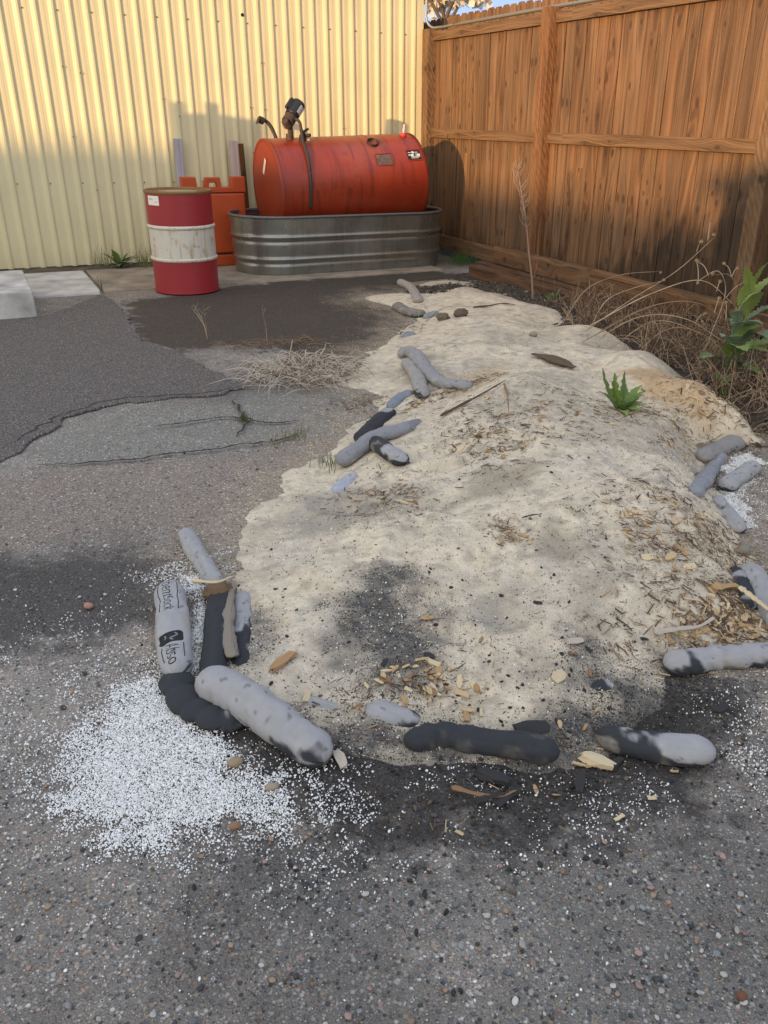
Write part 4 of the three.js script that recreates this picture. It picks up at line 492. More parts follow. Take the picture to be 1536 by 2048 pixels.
{ // the printed one, burst at its lower end
  const path = [[0.375,-2.555],[0.339,-2.354],[0.308,-2.168],[0.286,-2.029]], print = canvasTex(1024, 512, (c, w, h) => {
    c.fillStyle = '#fff'; c.fillRect(0, 0, w, h); c.fillStyle = '#3a3a40'; c.strokeStyle = '#3a3a40'; c.lineWidth = 5;
    const band = (x0, x1) => { c.beginPath(); c.moveTo(x0, 340); c.lineTo(x1, 340); c.moveTo(x0, 452); c.lineTo(x1, 452); c.stroke(); };
    c.font = '84px sans-serif'; c.save(); c.beginPath(); c.rect(0, 0, 470, h); c.clip(); c.translate(-150, 426); c.fillText('AbsorbentSock', 0, 0); c.restore(); band(0, 405);
    c.save(); c.translate(0, 280); c.beginPath(); c.roundRect ? c.roundRect(690, 58, 118, 124, 26) : c.rect(690, 58, 118, 124); c.fill(); c.strokeStyle = '#c9c9ce'; c.lineWidth = 10; c.beginPath(); c.moveTo(712, 96); c.quadraticCurveTo(740, 74, 752, 102); c.quadraticCurveTo(764, 130, 786, 104); c.moveTo(716, 150); c.quadraticCurveTo(736, 134, 748, 152); c.stroke(); c.restore();
    c.save(); c.translate(822, 426); c.fillText('Abso', 0, 0); c.restore(); band(820, 960);
  });
  print.wrapS = THREE.ClampToEdgeWrapping;
  const g = sockGeo(path, 0.048, { wet: 0.0, seed: 4, wetEnd: 0.75, lift: 0.85, spots: 0.9 }), L = Math.max(...Array.from({ length: g.attributes.uv.count }, (_, i) => g.attributes.uv.getX(i)));
  const uv = g.attributes.uv; for (let i = 0; i < uv.count; i++) uv.setXY(i, uv.getX(i) / L * 1.04 - 0.02, uv.getY(i));
  const s = thing('absorbent_sock', 'printed pale sock burst open at the end over white granules', 'sock', [0, 0, 0], 'absorbent socks round the sand');
  part(s, 'tube', g, mat([1, 1, 1], 0.92, { map: print, bumpMap: feltBump, bumpScale: 0.0015, vertexColors: true }));
  part(s, 'torn_tail', sockGeo([[0.281,-2.075],[0.279,-1.96],[0.309,-1.866],[0.349,-1.813],[0.402,-1.81]], 0.05, { wet: 1.0, seed: 6, flat: 0.45, lift: 0.7, folds: [[0.3, 0.01, 0.15], [0.55, 0.01, 0.2], [0.7, 0.012, 0.2], [0.85, 0.01, 0.2]] }), felt);
  part(s, 'torn_flap', sockGeo([[0.343,-1.865],[0.374,-1.826],[0.401,-1.804]], 0.03, { wet: 0.1, seed: 16, flat: 0.5, lift: 1.5, folds: [[0.5, 0.01, 0.2]] }), felt);
}
sock('crumpled black sock scrap at the tail of the printed sock', [[0.34,-1.777],[0.367,-1.77],[0.398,-1.771]], 0.035, { wet: 1.2, seed: 8, flat: 0.6, folds: [[0.3, 0.008, 0.3], [0.55, 0.008, 0.3], [0.75, 0.008, 0.2]] });

// ---------- white granules ----------
const whiteDense = [[[0.259,-2.117],[0.312,-2.118],[0.328,-1.952],[0.314,-1.84],[0.343,-1.653],[0.368,-1.525],[0.422,-1.535],[0.474,-1.435],[0.463,-1.371],[0.381,-1.379],[0.264,-1.454],[0.143,-1.466],[0.023,-1.511],[-0.059,-1.616],[-0.078,-1.748],[-0.004,-1.909],[0.095,-2.043],[0.196,-2.121]], [[0.471,-2.579],[0.473,-2.448],[0.403,-2.188],[0.333,-1.975],[0.286,-1.949],[0.312,-2.118],[0.373,-2.233],[0.428,-2.47]], [[3.094,-2.663],[3.234,-2.673],[3.147,-2.53],[2.915,-2.435],[2.722,-2.28],[2.722,-2.223],[2.588,-2.07],[2.587,-2.123],[2.744,-2.359]]];
{
  const geos = [lump(701, 0, 0.5), lump(702, 0, 0.5)], list = [[], []], r = rng(710), put = (x, z, s, y0 = 0) => { const y = surf(x, z) + y0; list[r() < 0.5 ? 0 : 1].push({ p: V(x, y + s * 0.45, z), q: quat(r, 2), s: V(s * (0.8 + 0.5 * r()), s * (0.6 + 0.4 * r()), s * (0.8 + 0.5 * r())), c: (k => [k, k, k * 0.98])(r() < 0.12 ? 0.35 + 0.3 * r() : 0.7 + 0.23 * r()) }); };
  whiteDense.forEach((poly, pi) => {
    const xs = poly.map(p => p[0]), zs = poly.map(p => p[1]), x0 = Math.min(...xs) - 0.25, x1 = Math.max(...xs) + 0.25, z0 = Math.min(...zs) - 0.25, z1 = Math.max(...zs) + 0.25, n = Math.round((x1 - x0) * (z1 - z0) * (pi ? 110000 : 190000));
    for (let k = 0; k < n; k++) { const x = mix(x0, x1, r()), z = mix(z0, z1, r()), d = sdPoly(poly, x, z) + (fbm(x * 16, z * 16, 4, 715) - 0.5) * 0.2, a = pi === 0 ? sm(0.12, -0.12, d) ** 1.8 : sm(0.05, -0.04, d), hole = sm(0.62, 0.7, fbm(x * 22, z * 22, 3, 718)) * (pi ? 0 : sm(0.6, 0.2, a) * 0.5 + 0.35); if (r() < a * (1 - hole)) put(x, z, 0.0011 + 0.003 * r() * r() * r() + 0.0004, r() * 0.003 * a); }
  });
  const strew = (c, rx, rz, n) => { for (let k = 0; k < n; k++) { const a = r() * 6.283, q = Math.sqrt(-2 * Math.log(1 - r() * 0.98)) * 0.5; const x = c[0] + Math.cos(a) * q * rx, z = c[1] + Math.sin(a) * q * rz; if (fbm(x * 14, z * 14, 3, 721) > 0.47) put(x, z, 0.0011 + 0.0028 * r() * r()); } };
  strew([0.161,-1.785], 0.6, 0.6, 3000); strew([-0.021,-2.1], 0.5, 0.5, 2200); strew([0.442,-1.382], 0.3, 0.22, 1700); strew([0.725,-1.274], 0.4, 0.16, 700); strew([1.032,-1.085], 0.3, 0.1, 650); strew([1.5,-1.055], 0.16, 0.2, 900); strew([1.708,-1.195], 0.2, 0.2, 400); strew([0.413,-2.665], 0.15, 0.16, 900); strew([0.964,-2.059], 0.2, 0.3, 200); strew([0.183,-1.269], 0.5, 0.4, 160); strew([0.875,-0.79], 0.5, 0.3, 120); strew([2.782,-2.252], 0.3, 0.4, 1600); strew([0.711,-2.629], 0.2, 0.2, 500); strew([1.206,-1.786], 0.6, 0.7, 300); strew([0.599,-2.698], 0.06, 0.08, 300);
  geos.forEach((g, i) => instanced(i ? 'white_granules_scatter' : 'white_granules', g, mat([1, 1, 1], 0.9), list[i], i ? 'finer white granules scattered through the spill on the asphalt' : 'white absorbent granules spilled on the asphalt', 'granules'));
}
// ---------- loose stones bedded in the worn asphalt ----------
{
  const r = rng(730), cols = [[0.42, 0.38, 0.34], [0.55, 0.52, 0.48], [0.4, 0.28, 0.19], [0.45, 0.3, 0.26], [0.16, 0.165, 0.175], [0.07, 0.07, 0.075], [0.66, 0.64, 0.6], [0.3, 0.32, 0.33]], list = [];
  for (let k = 0; k < 11000; k++) { const t = r(), z = -0.55 - 3.6 * t * t * 0.9 - 0.2 * r(), x = mix(-0.5 - 0.1 * z, 2.3 - 0.5 * z, r()); if (inSand(x, z) && sandRaw(x, z) > -0.03) continue; const s = 0.0014 + 0.0055 * Math.pow(r(), 5), c = cols[Math.floor(r() * 8)], e = (0.45 + 0.4 * r()) * (sdPoly(sootPoly, x, z) < 0.03 ? 0.25 : 1); list.push({ p: V(x, -0.002 + s * 0.25, z), q: quat(r, 0.25), s: V(s * (0.9 + 0.5 * r()), s * 0.6, s * (0.8 + 0.4 * r())), c: c.map(v => v * e) }); }
  instanced('asphalt_pebbles', lump(731, 1, 0.25), mat([1, 1, 1], 0.75), list, 'loose pebbles and grit bedded in the worn asphalt', 'pebbles');
  const rock = (label, [x, z], s, c, sd, ry = 0) => { const o = solo('stone', lump(sd, sd > 746 ? 3 : 1, sd > 746 ? 0.5 : 0.4), mat(c, 0.9, {}), label, 'stone'); o.scale.set(s, s * 0.65, s * 0.8); o.rotation.y = ry; o.position.set(x, surf(x, z) + s * 0.45, z); };
  rock('tan angular stone at the edge of the white granules', [0.338,-1.635], 0.02, [0.3, 0.22, 0.14], 741); rock('brown round pebble on the white granules', [0.283,-1.436], 0.013, [0.25, 0.15, 0.09], 742); rock('pale pebble near the plump sock', [0.396,-1.515], 0.015, [0.33, 0.27, 0.19], 743); rock('pinkish pebble alone on the dark asphalt', [0.115,-2.57], 0.016, [0.4, 0.22, 0.16], 744); rock('rust coloured stone in the worn asphalt', [1.005,-0.614], 0.011, [0.16, 0.07, 0.04], 745); rock('grey stone set beside the small splintered stick', [2.371,-1.901], 0.032, [0.22, 0.2, 0.16], 746);
  rock('brown dirt clod on the far sand', [3.137,-5.707], 0.05, [0.16, 0.12, 0.08], 747); rock('darker dirt clod beside the first one', [3.262,-5.644], 0.055, [0.13, 0.1, 0.07], 748); rock('small round lump of damp sand', [3.278,-4.677], 0.03, [0.32, 0.26, 0.19], 749); rock('brown clump stuck between the black sock and the bark strip', [0.514,-2.443], 0.05, [0.16, 0.1, 0.055], 750);
}
// ---------- wood chips, bark and sticks ----------
const chipGeos = []; for (let k = 0; k < 7; k++) { const r = rng(760 + k), g = new THREE.BoxGeometry(1, 0.22 + 0.14 * r(), 0.32 + 0.3 * r(), 3, 1, 2), p = g.attributes.position, cache = {}; for (let i = 0; i < p.count; i++) { const key = [p.getX(i), p.getY(i), p.getZ(i)].map(v => v.toFixed(3)).join(); const j = cache[key] ??= [(r() - 0.5) * 0.2, (r() - 0.5) * 0.08, (r() - 0.5) * 0.16]; const e = Math.abs(p.getX(i)) > 0.4 ? 0.5 + 0.6 * hash(k, p.getX(i) > 0 ? 1 : 2, 4) : 1; p.setXYZ(i, p.getX(i) + j[0], p.getY(i) * (0.6 + 0.4 * e) + j[1] + 0.1 * p.getX(i) * p.getX(i) * (k % 3 - 1), p.getZ(i) * e + j[2]); } const q = g.toNonIndexed(); q.computeVertexNormals(); chipGeos.push(q); }
const chipMats = [[0.62, 0.46, 0.26], [0.7, 0.57, 0.36], [0.5, 0.33, 0.16], [0.44, 0.27, 0.13], [0.3, 0.17, 0.085], [0.6, 0.52, 0.42]].map((c, i) => mat(c, 0.88, { map: dataTex(64, 64, (x, y) => 0.65 + 0.35 * fbm(x * 0.06, y * 0.5, 3, 790 + i)) }));
const darkBits = [mat([0.028, 0.027, 0.027], 0.85), mat([0.09, 0.06, 0.04], 0.9)];
function upAt(x, z) { const e = 0.03, n = V(surf(x - e, z) - surf(x + e, z), 2 * e, surf(x, z - e) - surf(x, z + e)).normalize(); return new THREE.Quaternion().setFromUnitVectors(V(0, 1, 0), n); }
{
  const r = rng(800);
  const chip = (label, group, x, z, L, m, ang, tilt = 0.3, name = 'wood_chip', cat = 'wood chip') => { const o = new THREE.Mesh(chipGeos[Math.floor(r() * 7)], m); o.name = numbered(name); scene.add(shad(o)); tag(o, label, cat, group); o.scale.set(L, L * (0.22 + 0.35 * r()), L * (0.45 + 0.55 * r())); o.quaternion.copy(upAt(x, z)).multiply(new THREE.Quaternion().setFromEuler(new THREE.Euler((r() - 0.5) * tilt * 2, ang, (r() - 0.5) * tilt, 'YXZ'))); o.position.set(x, surf(x, z) + L * 0.08 + 0.003, z); };
  const cluster = (label, group, c, rx, rz, n, s0, s1, pale = 0.6) => { for (let k = 0; k < n; k++) { const a = r() * 6.283, q = Math.sqrt(r()), x = c[0] + Math.cos(a) * q * rx, z = c[1] + Math.sin(a) * q * rz; const L = mix(s0, s1, r() * r()), ci = r() < pale ? Math.floor(r() * 3) : Math.floor(r() * 6); chip((L > mix(s0, s1, 0.4) ? 'large ' : 'small ') + ['yellow', 'pale', 'tan', 'brown', 'dark brown', 'grey'][ci] + ' ' + label, group, x, z, L, chipMats[ci], r() * 6.283, 0.5); } };
  cluster('wood chip in the cluster on sooty sand behind the half buried sock', 'wood chips on the sooty sand', [0.821,-1.689], 0.13, 0.08, 24, 0.02, 0.045); cluster('wood chip in the small heap on clean sand beside the soot', 'wood chips heaped beside the soot', [0.961,-1.613], 0.08, 0.12, 20, 0.022, 0.05, 0.8);
  cluster('wood chip in the thick litter above the folded dark sock', 'wood chips above the folded sock', [1.862,-1.543], 0.24, 0.1, 58, 0.022, 0.055); cluster('wood chip in the litter under the fat pale sock', 'wood chips under the fat pale sock', [1.998,-1.525], 0.12, 0.16, 26, 0.022, 0.05);
  cluster('wood chip in the cluster on the brow of the sand', 'wood chips on the brow of the sand', [1.929,-1.932], 0.12, 0.2, 34, 0.02, 0.055, 0.8); cluster('wood chip strewn down the end of the sand beside the wrinkled sock', 'wood chips at the end of the sand', [2.227,-1.948], 0.14, 0.22, 26, 0.02, 0.05); cluster('wood chip round the brownish dusty sock', 'wood chips by the dusty sock', [3.15,-2.936], 0.4, 0.25, 30, 0.025, 0.06);
  cluster('wood chip in the trail of bark on the crest of the sand', 'wood chips on the crest', [2.12,-3.085], 0.3, 0.3, 30, 0.022, 0.05); cluster('wood chip in the streak of bark on the open slope of sand', 'wood chips on the open slope', [1.831,-2.857], 0.16, 0.16, 20, 0.022, 0.05); cluster('wood chip in the little nest of bark on smooth sand', 'wood chips in the little nest', [1.498,-2.184], 0.07, 0.09, 8, 0.02, 0.045); cluster('wood chip in the sand below the stubby dark sock', 'wood chips below the stubby sock', [1.289,-2.774], 0.16, 0.2, 16, 0.02, 0.05); cluster('wood chip lying beside the green weed', 'wood chips by the weed', [2.666,-2.832], 0.3, 0.2, 16, 0.022, 0.05); cluster('wood chip along the edge of the long curved sock', 'wood chips by the curved sock', [2.146,-3.805], 0.35, 0.12, 14, 0.022, 0.05);
  cluster('wood chip lying alone on open sand', 'single chips on open sand', [1.111,-1.632], 0.35, 0.3, 14, 0.018, 0.045); cluster('wood chip on the black sooty asphalt', 'chips on the sooty asphalt', [1.069,-1.212], 0.4, 0.16, 12, 0.018, 0.04, 0.8);
  chip('long pale splinter on black ground by the round ended sock', null, ...[1.152,-1.233], 0.085, chipMats[1], 2.2, 0.1, 'wood_splinter', 'splinter'); chip('upright grey splinter against the tip of the plump sock', null, ...[0.577,-1.528], 0.07, chipMats[5], 1.5, 0.1, 'wood_splinter', 'splinter'); chip('blocky pale chip resting against the plump sock', null, ...[0.591,-1.807], 0.04, chipMats[1], 1.1, 0.4); chip('large yellow chip, biggest of those on the brow', null, ...[1.917,-1.828], 0.055, chipMats[0], 0.3, 0.3); chip('torn brown splinter of wood on sand near the plump sock', null, ...[0.571,-1.956], 0.085, chipMats[3], 0.3, 0.2, 'wood_splinter', 'splinter'); chip('thin white splinter lying flat on grey sand', null, ...[1.366,-1.621], 0.07, chipMats[5], 0.2, 0.05, 'wood_splinter', 'splinter'); chip('pale splinter lying between the soot and the folded sock', null, ...[1.234,-1.515], 0.05, chipMats[1], 0.3, 0.2, 'wood_splinter', 'splinter');
  for (const [p, L] of [[[0.887,-1.303], 0.09], [[0.879,-1.233], 0.07], [[1.192,-1.209], 0.05], [[1.07,-1.192], 0.08], [[1.063,-1.4], 0.09], [[0.945,-1.753], 0.035], [[1.369,-1.825], 0.03], [[1.612,-1.589], 0.025], [[1.385,-1.579], 0.025], [[0.826,-1.799], 0.03], [[1.595,-1.251], 0.05]]) chip('piece of black charred wood', 'charred pieces lying round the front of the sand', ...p, L, darkBits[0], r() * 6, 0.2, 'charred_wood', 'charcoal');
  const stick = (label, pts, r0, m, dy = 0.01) => { const sd = pts[0][0] * 31; const g = sweep(pts.map(([x, z], i) => V(x + (i % 2 ? 0.006 : -0.004), surf(x, z) + dy + (i % 2) * 0.006, z)), (t, a) => t === 0 || t === 1 ? 0.0008 : r0 * (1.05 - 0.6 * t) * (0.6 + 0.75 * noise(t * 14, sd, 5)) * (0.8 + 0.4 * noise(Math.cos(a) + sd, t * 5, 9)), 26, 5, { flat: 0.75 }).toNonIndexed(); g.computeVertexNormals(); return solo('stick', g, m, label, 'stick'); };
  stick('pale curved stick lying across the black sock', [[0.431,-2.457],[0.491,-2.395],[0.562,-2.42]], 0.008, chipMats[1], 0.085); stick('splintered yellow stick resting on the fat pale sock', [[1.954,-1.652],[2.054,-1.653],[2.095,-1.648]], 0.017, chipMats[2], 0.02); stick('split pale end of the yellow stick on the fat pale sock', [[2.04,-1.625],[2.04,-1.564],[2.064,-1.501]], 0.013, chipMats[1], 0.05); stick('grey curved stick across the thick litter of chips', [[1.65,-1.584],[1.736,-1.57],[1.809,-1.558],[1.87,-1.562]], 0.011, chipMats[5], 0.02); stick('thin brown twig crossing from the torn sock up the crest', [[1.862,-3.394],[2.014,-3.416],[2.124,-3.455],[2.33,-3.547]], 0.008, darkBits[1]); stick('dark twig lying alone on the far sand', [[3.519,-5.9],[3.631,-5.856],[3.759,-5.831],[3.828,-5.749]], 0.01, darkBits[1]); stick('black twig on smooth sand', [[1.589,-2.249],[1.625,-2.238],[1.661,-2.227]], 0.004, darkBits[0]); stick('long pale stalk lying below the green weed', [[2.667,-2.952],[2.965,-3.087],[3.14,-3.052]], 0.006, chipMats[5]); stick('bent brown stick among charred wood on the sooty asphalt', [[0.784,-1.32],[0.814,-1.265],[0.87,-1.241],[0.905,-1.234]], 0.007, chipMats[4]); stick('short black stick on the sooty asphalt', [[0.808,-1.254],[0.85,-1.243],[0.909,-1.236]], 0.008, darkBits[0]); stick('thin twig standing up from the crest', [...[[2.278,-3.475],[2.194,-3.324],[2.054,-3.076]]], 0.006, chipMats[4], 0.02);
  { const p = [[0.559,-2.461],[0.504,-2.296],[0.461,-2.126],[0.448,-2.036]]; solo('bark_strip', sweep(p.map(([x, z], i) => V(x, surf(x, z) + 0.03, z)), (t, a) => (t === 0 || t === 1 ? 0.002 : 0.013 + 0.007 * noise(t * 9, 1)) * (1 + 0.4 * noise(t * 30, a * 3, 7)), 60, 14, { flat: 0.35 }), mat([0.24, 0.205, 0.165], 0.95, { bumpMap: woods[1].b, bumpScale: 0.006 }), 'grey strip of split bark beside the black sock', 'bark'); const q = [[2.963,-4.234],[3.005,-4.143],[3.003,-4.008],[2.987,-3.82]]; solo('bark_strip', sweep(q.map(([x, z]) => V(x, surf(x, z) + 0.02, z)), (t, a) => (t === 0 || t === 1 ? 0.004 : 0.05 * Math.sin(Math.PI * clamp(t, 0.1, 0.9)) + 0.01 * noise(t * 20, a * 3, 4)), 40, 12, { flat: 0.3 }), mat([0.11, 0.075, 0.05], 0.95), 'dark brown piece of bark stuck in the crest of sand', 'bark'); }
  // shredded bark and crumbs, past counting
  const list = [], dl = [], strew = (c, rx, rz, n, s0, s1, dark = 0.5) => { for (let k = 0; k < n; k++) { const a = r() * 6.283, q = Math.sqrt(-2 * Math.log(1 - r() * 0.97)) * 0.5, x = c[0] + Math.cos(a) * q * rx, z = c[1] + Math.sin(a) * q * rz, s = mix(s0, s1, r() * r()), y = Math.max(surf(x, z), x > 3.4 && z > -7 ? soilY(x, z) : 0); if (fbm(x * 13, z * 13, 3, 833) < 0.44 && r() < 0.8) continue; const cc = r() < dark ? [0.1, 0.062, 0.04] : r() < 0.5 ? [0.24, 0.15, 0.085] : [0.52, 0.4, 0.25]; list.push({ p: V(x, y + 0.003 + 0.012 * r() * r(), z), q: upAt(x, z).multiply(new THREE.Quaternion().setFromEuler(new THREE.Euler((r() - 0.5) * 0.5, r() * 6.283, (r() - 0.5) * 0.5, 'YXZ'))), s: V(s * (0.7 + 0.7 * r()), s * 0.22, s * (0.1 + 0.3 * r() * r())), c: (e => cc.map(v => v * e))(0.6 + 0.7 * r()) }); } };
  strew([1.874,-1.556], 0.42, 0.18, 2600, 0.008, 0.05, 0.4); strew([1.938,-1.93], 0.26, 0.35, 1300, 0.006, 0.035, 0.45); strew([2.227,-1.948], 0.25, 0.4, 1900, 0.006, 0.04, 0.45); strew([1.877,-1.682], 0.3, 0.3, 900, 0.005, 0.025, 0.5); strew([3.154,-2.942], 0.7, 0.4, 1500, 0.008, 0.05, 0.4); strew([2.12,-3.085], 0.55, 0.5, 1700, 0.006, 0.04, 0.5); strew([1.803,-2.852], 0.22, 0.3, 900, 0.008, 0.04, 0.6); strew([1.504,-2.201], 0.08, 0.12, 350, 0.008, 0.03, 0.6); strew([1.294,-2.808], 0.25, 0.3, 600, 0.008, 0.04, 0.6); strew([0.831,-1.678], 0.26, 0.12, 800, 0.006, 0.03, 0.6); strew([2.666,-2.832], 0.4, 0.3, 300, 0.01, 0.04, 0.55); strew([2.174,-3.855], 0.4, 0.14, 800, 0.01, 0.04, 0.6); strew([1.772,-4.179], 0.25, 0.2, 400, 0.01, 0.04, 0.6); strew([2.852,-5.757], 0.16, 0.2, 120, 0.012, 0.05, 0.6); strew([1.272,-1.893], 1.0, 1.2, 800, 0.004, 0.016, 0.7); strew([3.336,-4.558], 1.0, 1.4, 500, 0.008, 0.025, 0.75); strew([0.949,-1.253], 0.6, 0.25, 420, 0.006, 0.03, 0.85); strew([3.498,-2.919], 0.4, 0.5, 800, 0.012, 0.06, 0.35); strew([1.782,-5.467], 0.5, 0.35, 240, 0.01, 0.05, 0.6);
  instanced('bark_mulch', chipGeos[2], mat([1, 1, 1], 0.92), list, 'shredded bark and crumbs strewn over the sand', 'mulch');
  for (let k = 0; k < 3000; k++) { const t = k < 1000, c = t ? [1.206,-1.786] : [0.978,-1.296], a = r() * 6.283, q = Math.sqrt(-2 * Math.log(1 - r() * 0.985)) * 0.5, x = c[0] + Math.cos(a) * q * (t ? 1.1 : 0.75), z = c[1] + Math.sin(a) * q * (t ? 1.1 : 0.4), s = 0.001 + 0.006 * Math.pow(r(), 6); dl.push({ p: V(x, surf(x, z) + s * 0.2, z), q: quat(r, 1), s: V(s * 1.3, s * 0.7, s), c: r() < 0.7 ? [0.03, 0.029, 0.028] : [0.14, 0.1, 0.07] }); }
  for (const [p, a] of sootOnSand) { const xs = p.map(q => q[0]), zs = p.map(q => q[1]), x0 = Math.min(...xs) - 0.1, x1 = Math.max(...xs) + 0.1, z0 = Math.min(...zs) - 0.1, z1 = Math.max(...zs) + 0.1, n = (x1 - x0) * (z1 - z0) * 26000 * a; for (let k = 0; k < n; k++) { const x = mix(x0, x1, r()), z = mix(z0, z1, r()); if (r() > sm(0.1, -0.06, sdPoly(p, x, z) + (fbm(x * 12, z * 12, 3, 837) - 0.5) * 0.22)) continue; const s = 0.0009 + 0.0018 * r() * r(); dl.push({ p: V(x, surf(x, z) + s * 0.2, z), q: quat(r, 1), s: V(s * 1.3, s * 0.6, s), c: [0.035, 0.033, 0.03] }); } }
  instanced('soot_crumbs', lump(820, 0, 0.5), mat([1, 1, 1], 0.9), dl, 'black crumbs of soot over the sand and asphalt', 'soot');
}
// ---------- live weeds ----------
const leafMs = [[0.13, 0.22, 0.05], [0.19, 0.3, 0.055], [0.18, 0.26, 0.15], [0.26, 0.34, 0.07]].map(leafMat), ribMat = mat([0.25, 0.3, 0.13], 0.7);
// leaf rising along +y and arching towards +z; serr = depth of the toothed edge
function leaf(L, W, o = {}) {
  const { arch = 0.6, serr = 0.12, fold = 0.25, n = 18, teeth = 9, seed = 1, base = 0.12 } = o, pos = [], idx = [], r0 = seed * 7.3;
  for (let i = 0; i <= n; i++) {
    const t = i / n, ang = arch * t * t * 1.4, y = L * (t - arch * t * t * 0.28), z = L * arch * 0.5 * t * t, w0 = W / 2 * (base * (1 - t) + Math.pow(Math.sin(Math.PI * Math.pow(t, 0.85) * 0.98 + 0.03), 0.9)) * (1 - serr + serr * 2 * Math.abs(((t * teeth + 0.5) % 1) - 0.5) * 2);
    for (let j = -2; j <= 2; j++) { const w = w0 * j / 2, up = fold * Math.abs(w) + 0.02 * W * Math.sin(t * 14 + j * 1.7 + r0) * Math.abs(j); pos.push(w, y + up * Math.sin(ang) * 0.4, z - up + Math.sin(ang) * 0.0); }
    if (i) for (let j = 0; j < 4; j++) { const a = i * 5 + j; idx.push(a, a + 1, a - 5, a - 5, a + 1, a - 4); }
  }
  const g = new THREE.BufferGeometry(); g.setAttribute('position', new THREE.Float32BufferAttribute(pos, 3)); g.setIndex(idx); g.computeVertexNormals(); return g;
}
function midrib(L, arch, r) { const p = []; for (let k = 0; k <= 5; k++) { const t = k / 5 * 0.92; p.push(V(0, L * (t - arch * t * t * 0.28), L * arch * 0.5 * t * t + 0.002)); } return rod(p, r, r * 0.25, 10, 5); }
function weed(name, label, pos, leaves, seed, cat = 'weed') {
  const w = thing(name, label, cat, pos), r = rng(seed); w.scale.setScalar(name === 'tall_thistle' ? 0.82 : name === 'green_weed' ? 0.78 : name === 'dock_weed' ? 0.85 : 1);
  leaves.forEach(([az, lean, L, W, arch, m, serr = 0.2], i) => { const q = part(w, 'leaf', leaf(L, W, { arch, serr, seed: seed + i, teeth: 6 + Math.floor(r() * 4) }), leafMs[m]); q.rotation.set(lean, az, 0, 'YXZ'); q.position.set(Math.sin(az) * 0.01, -0.005, Math.cos(az) * 0.01); part(q, 'midrib', midrib(L, arch, Math.max(0.0015, W * 0.035)), ribMat); });
  return w;
}
const at3 = (p, dy = 0) => [p[0], Math.max(surf(p[0], p[1]), 0) + dy, p[1]];
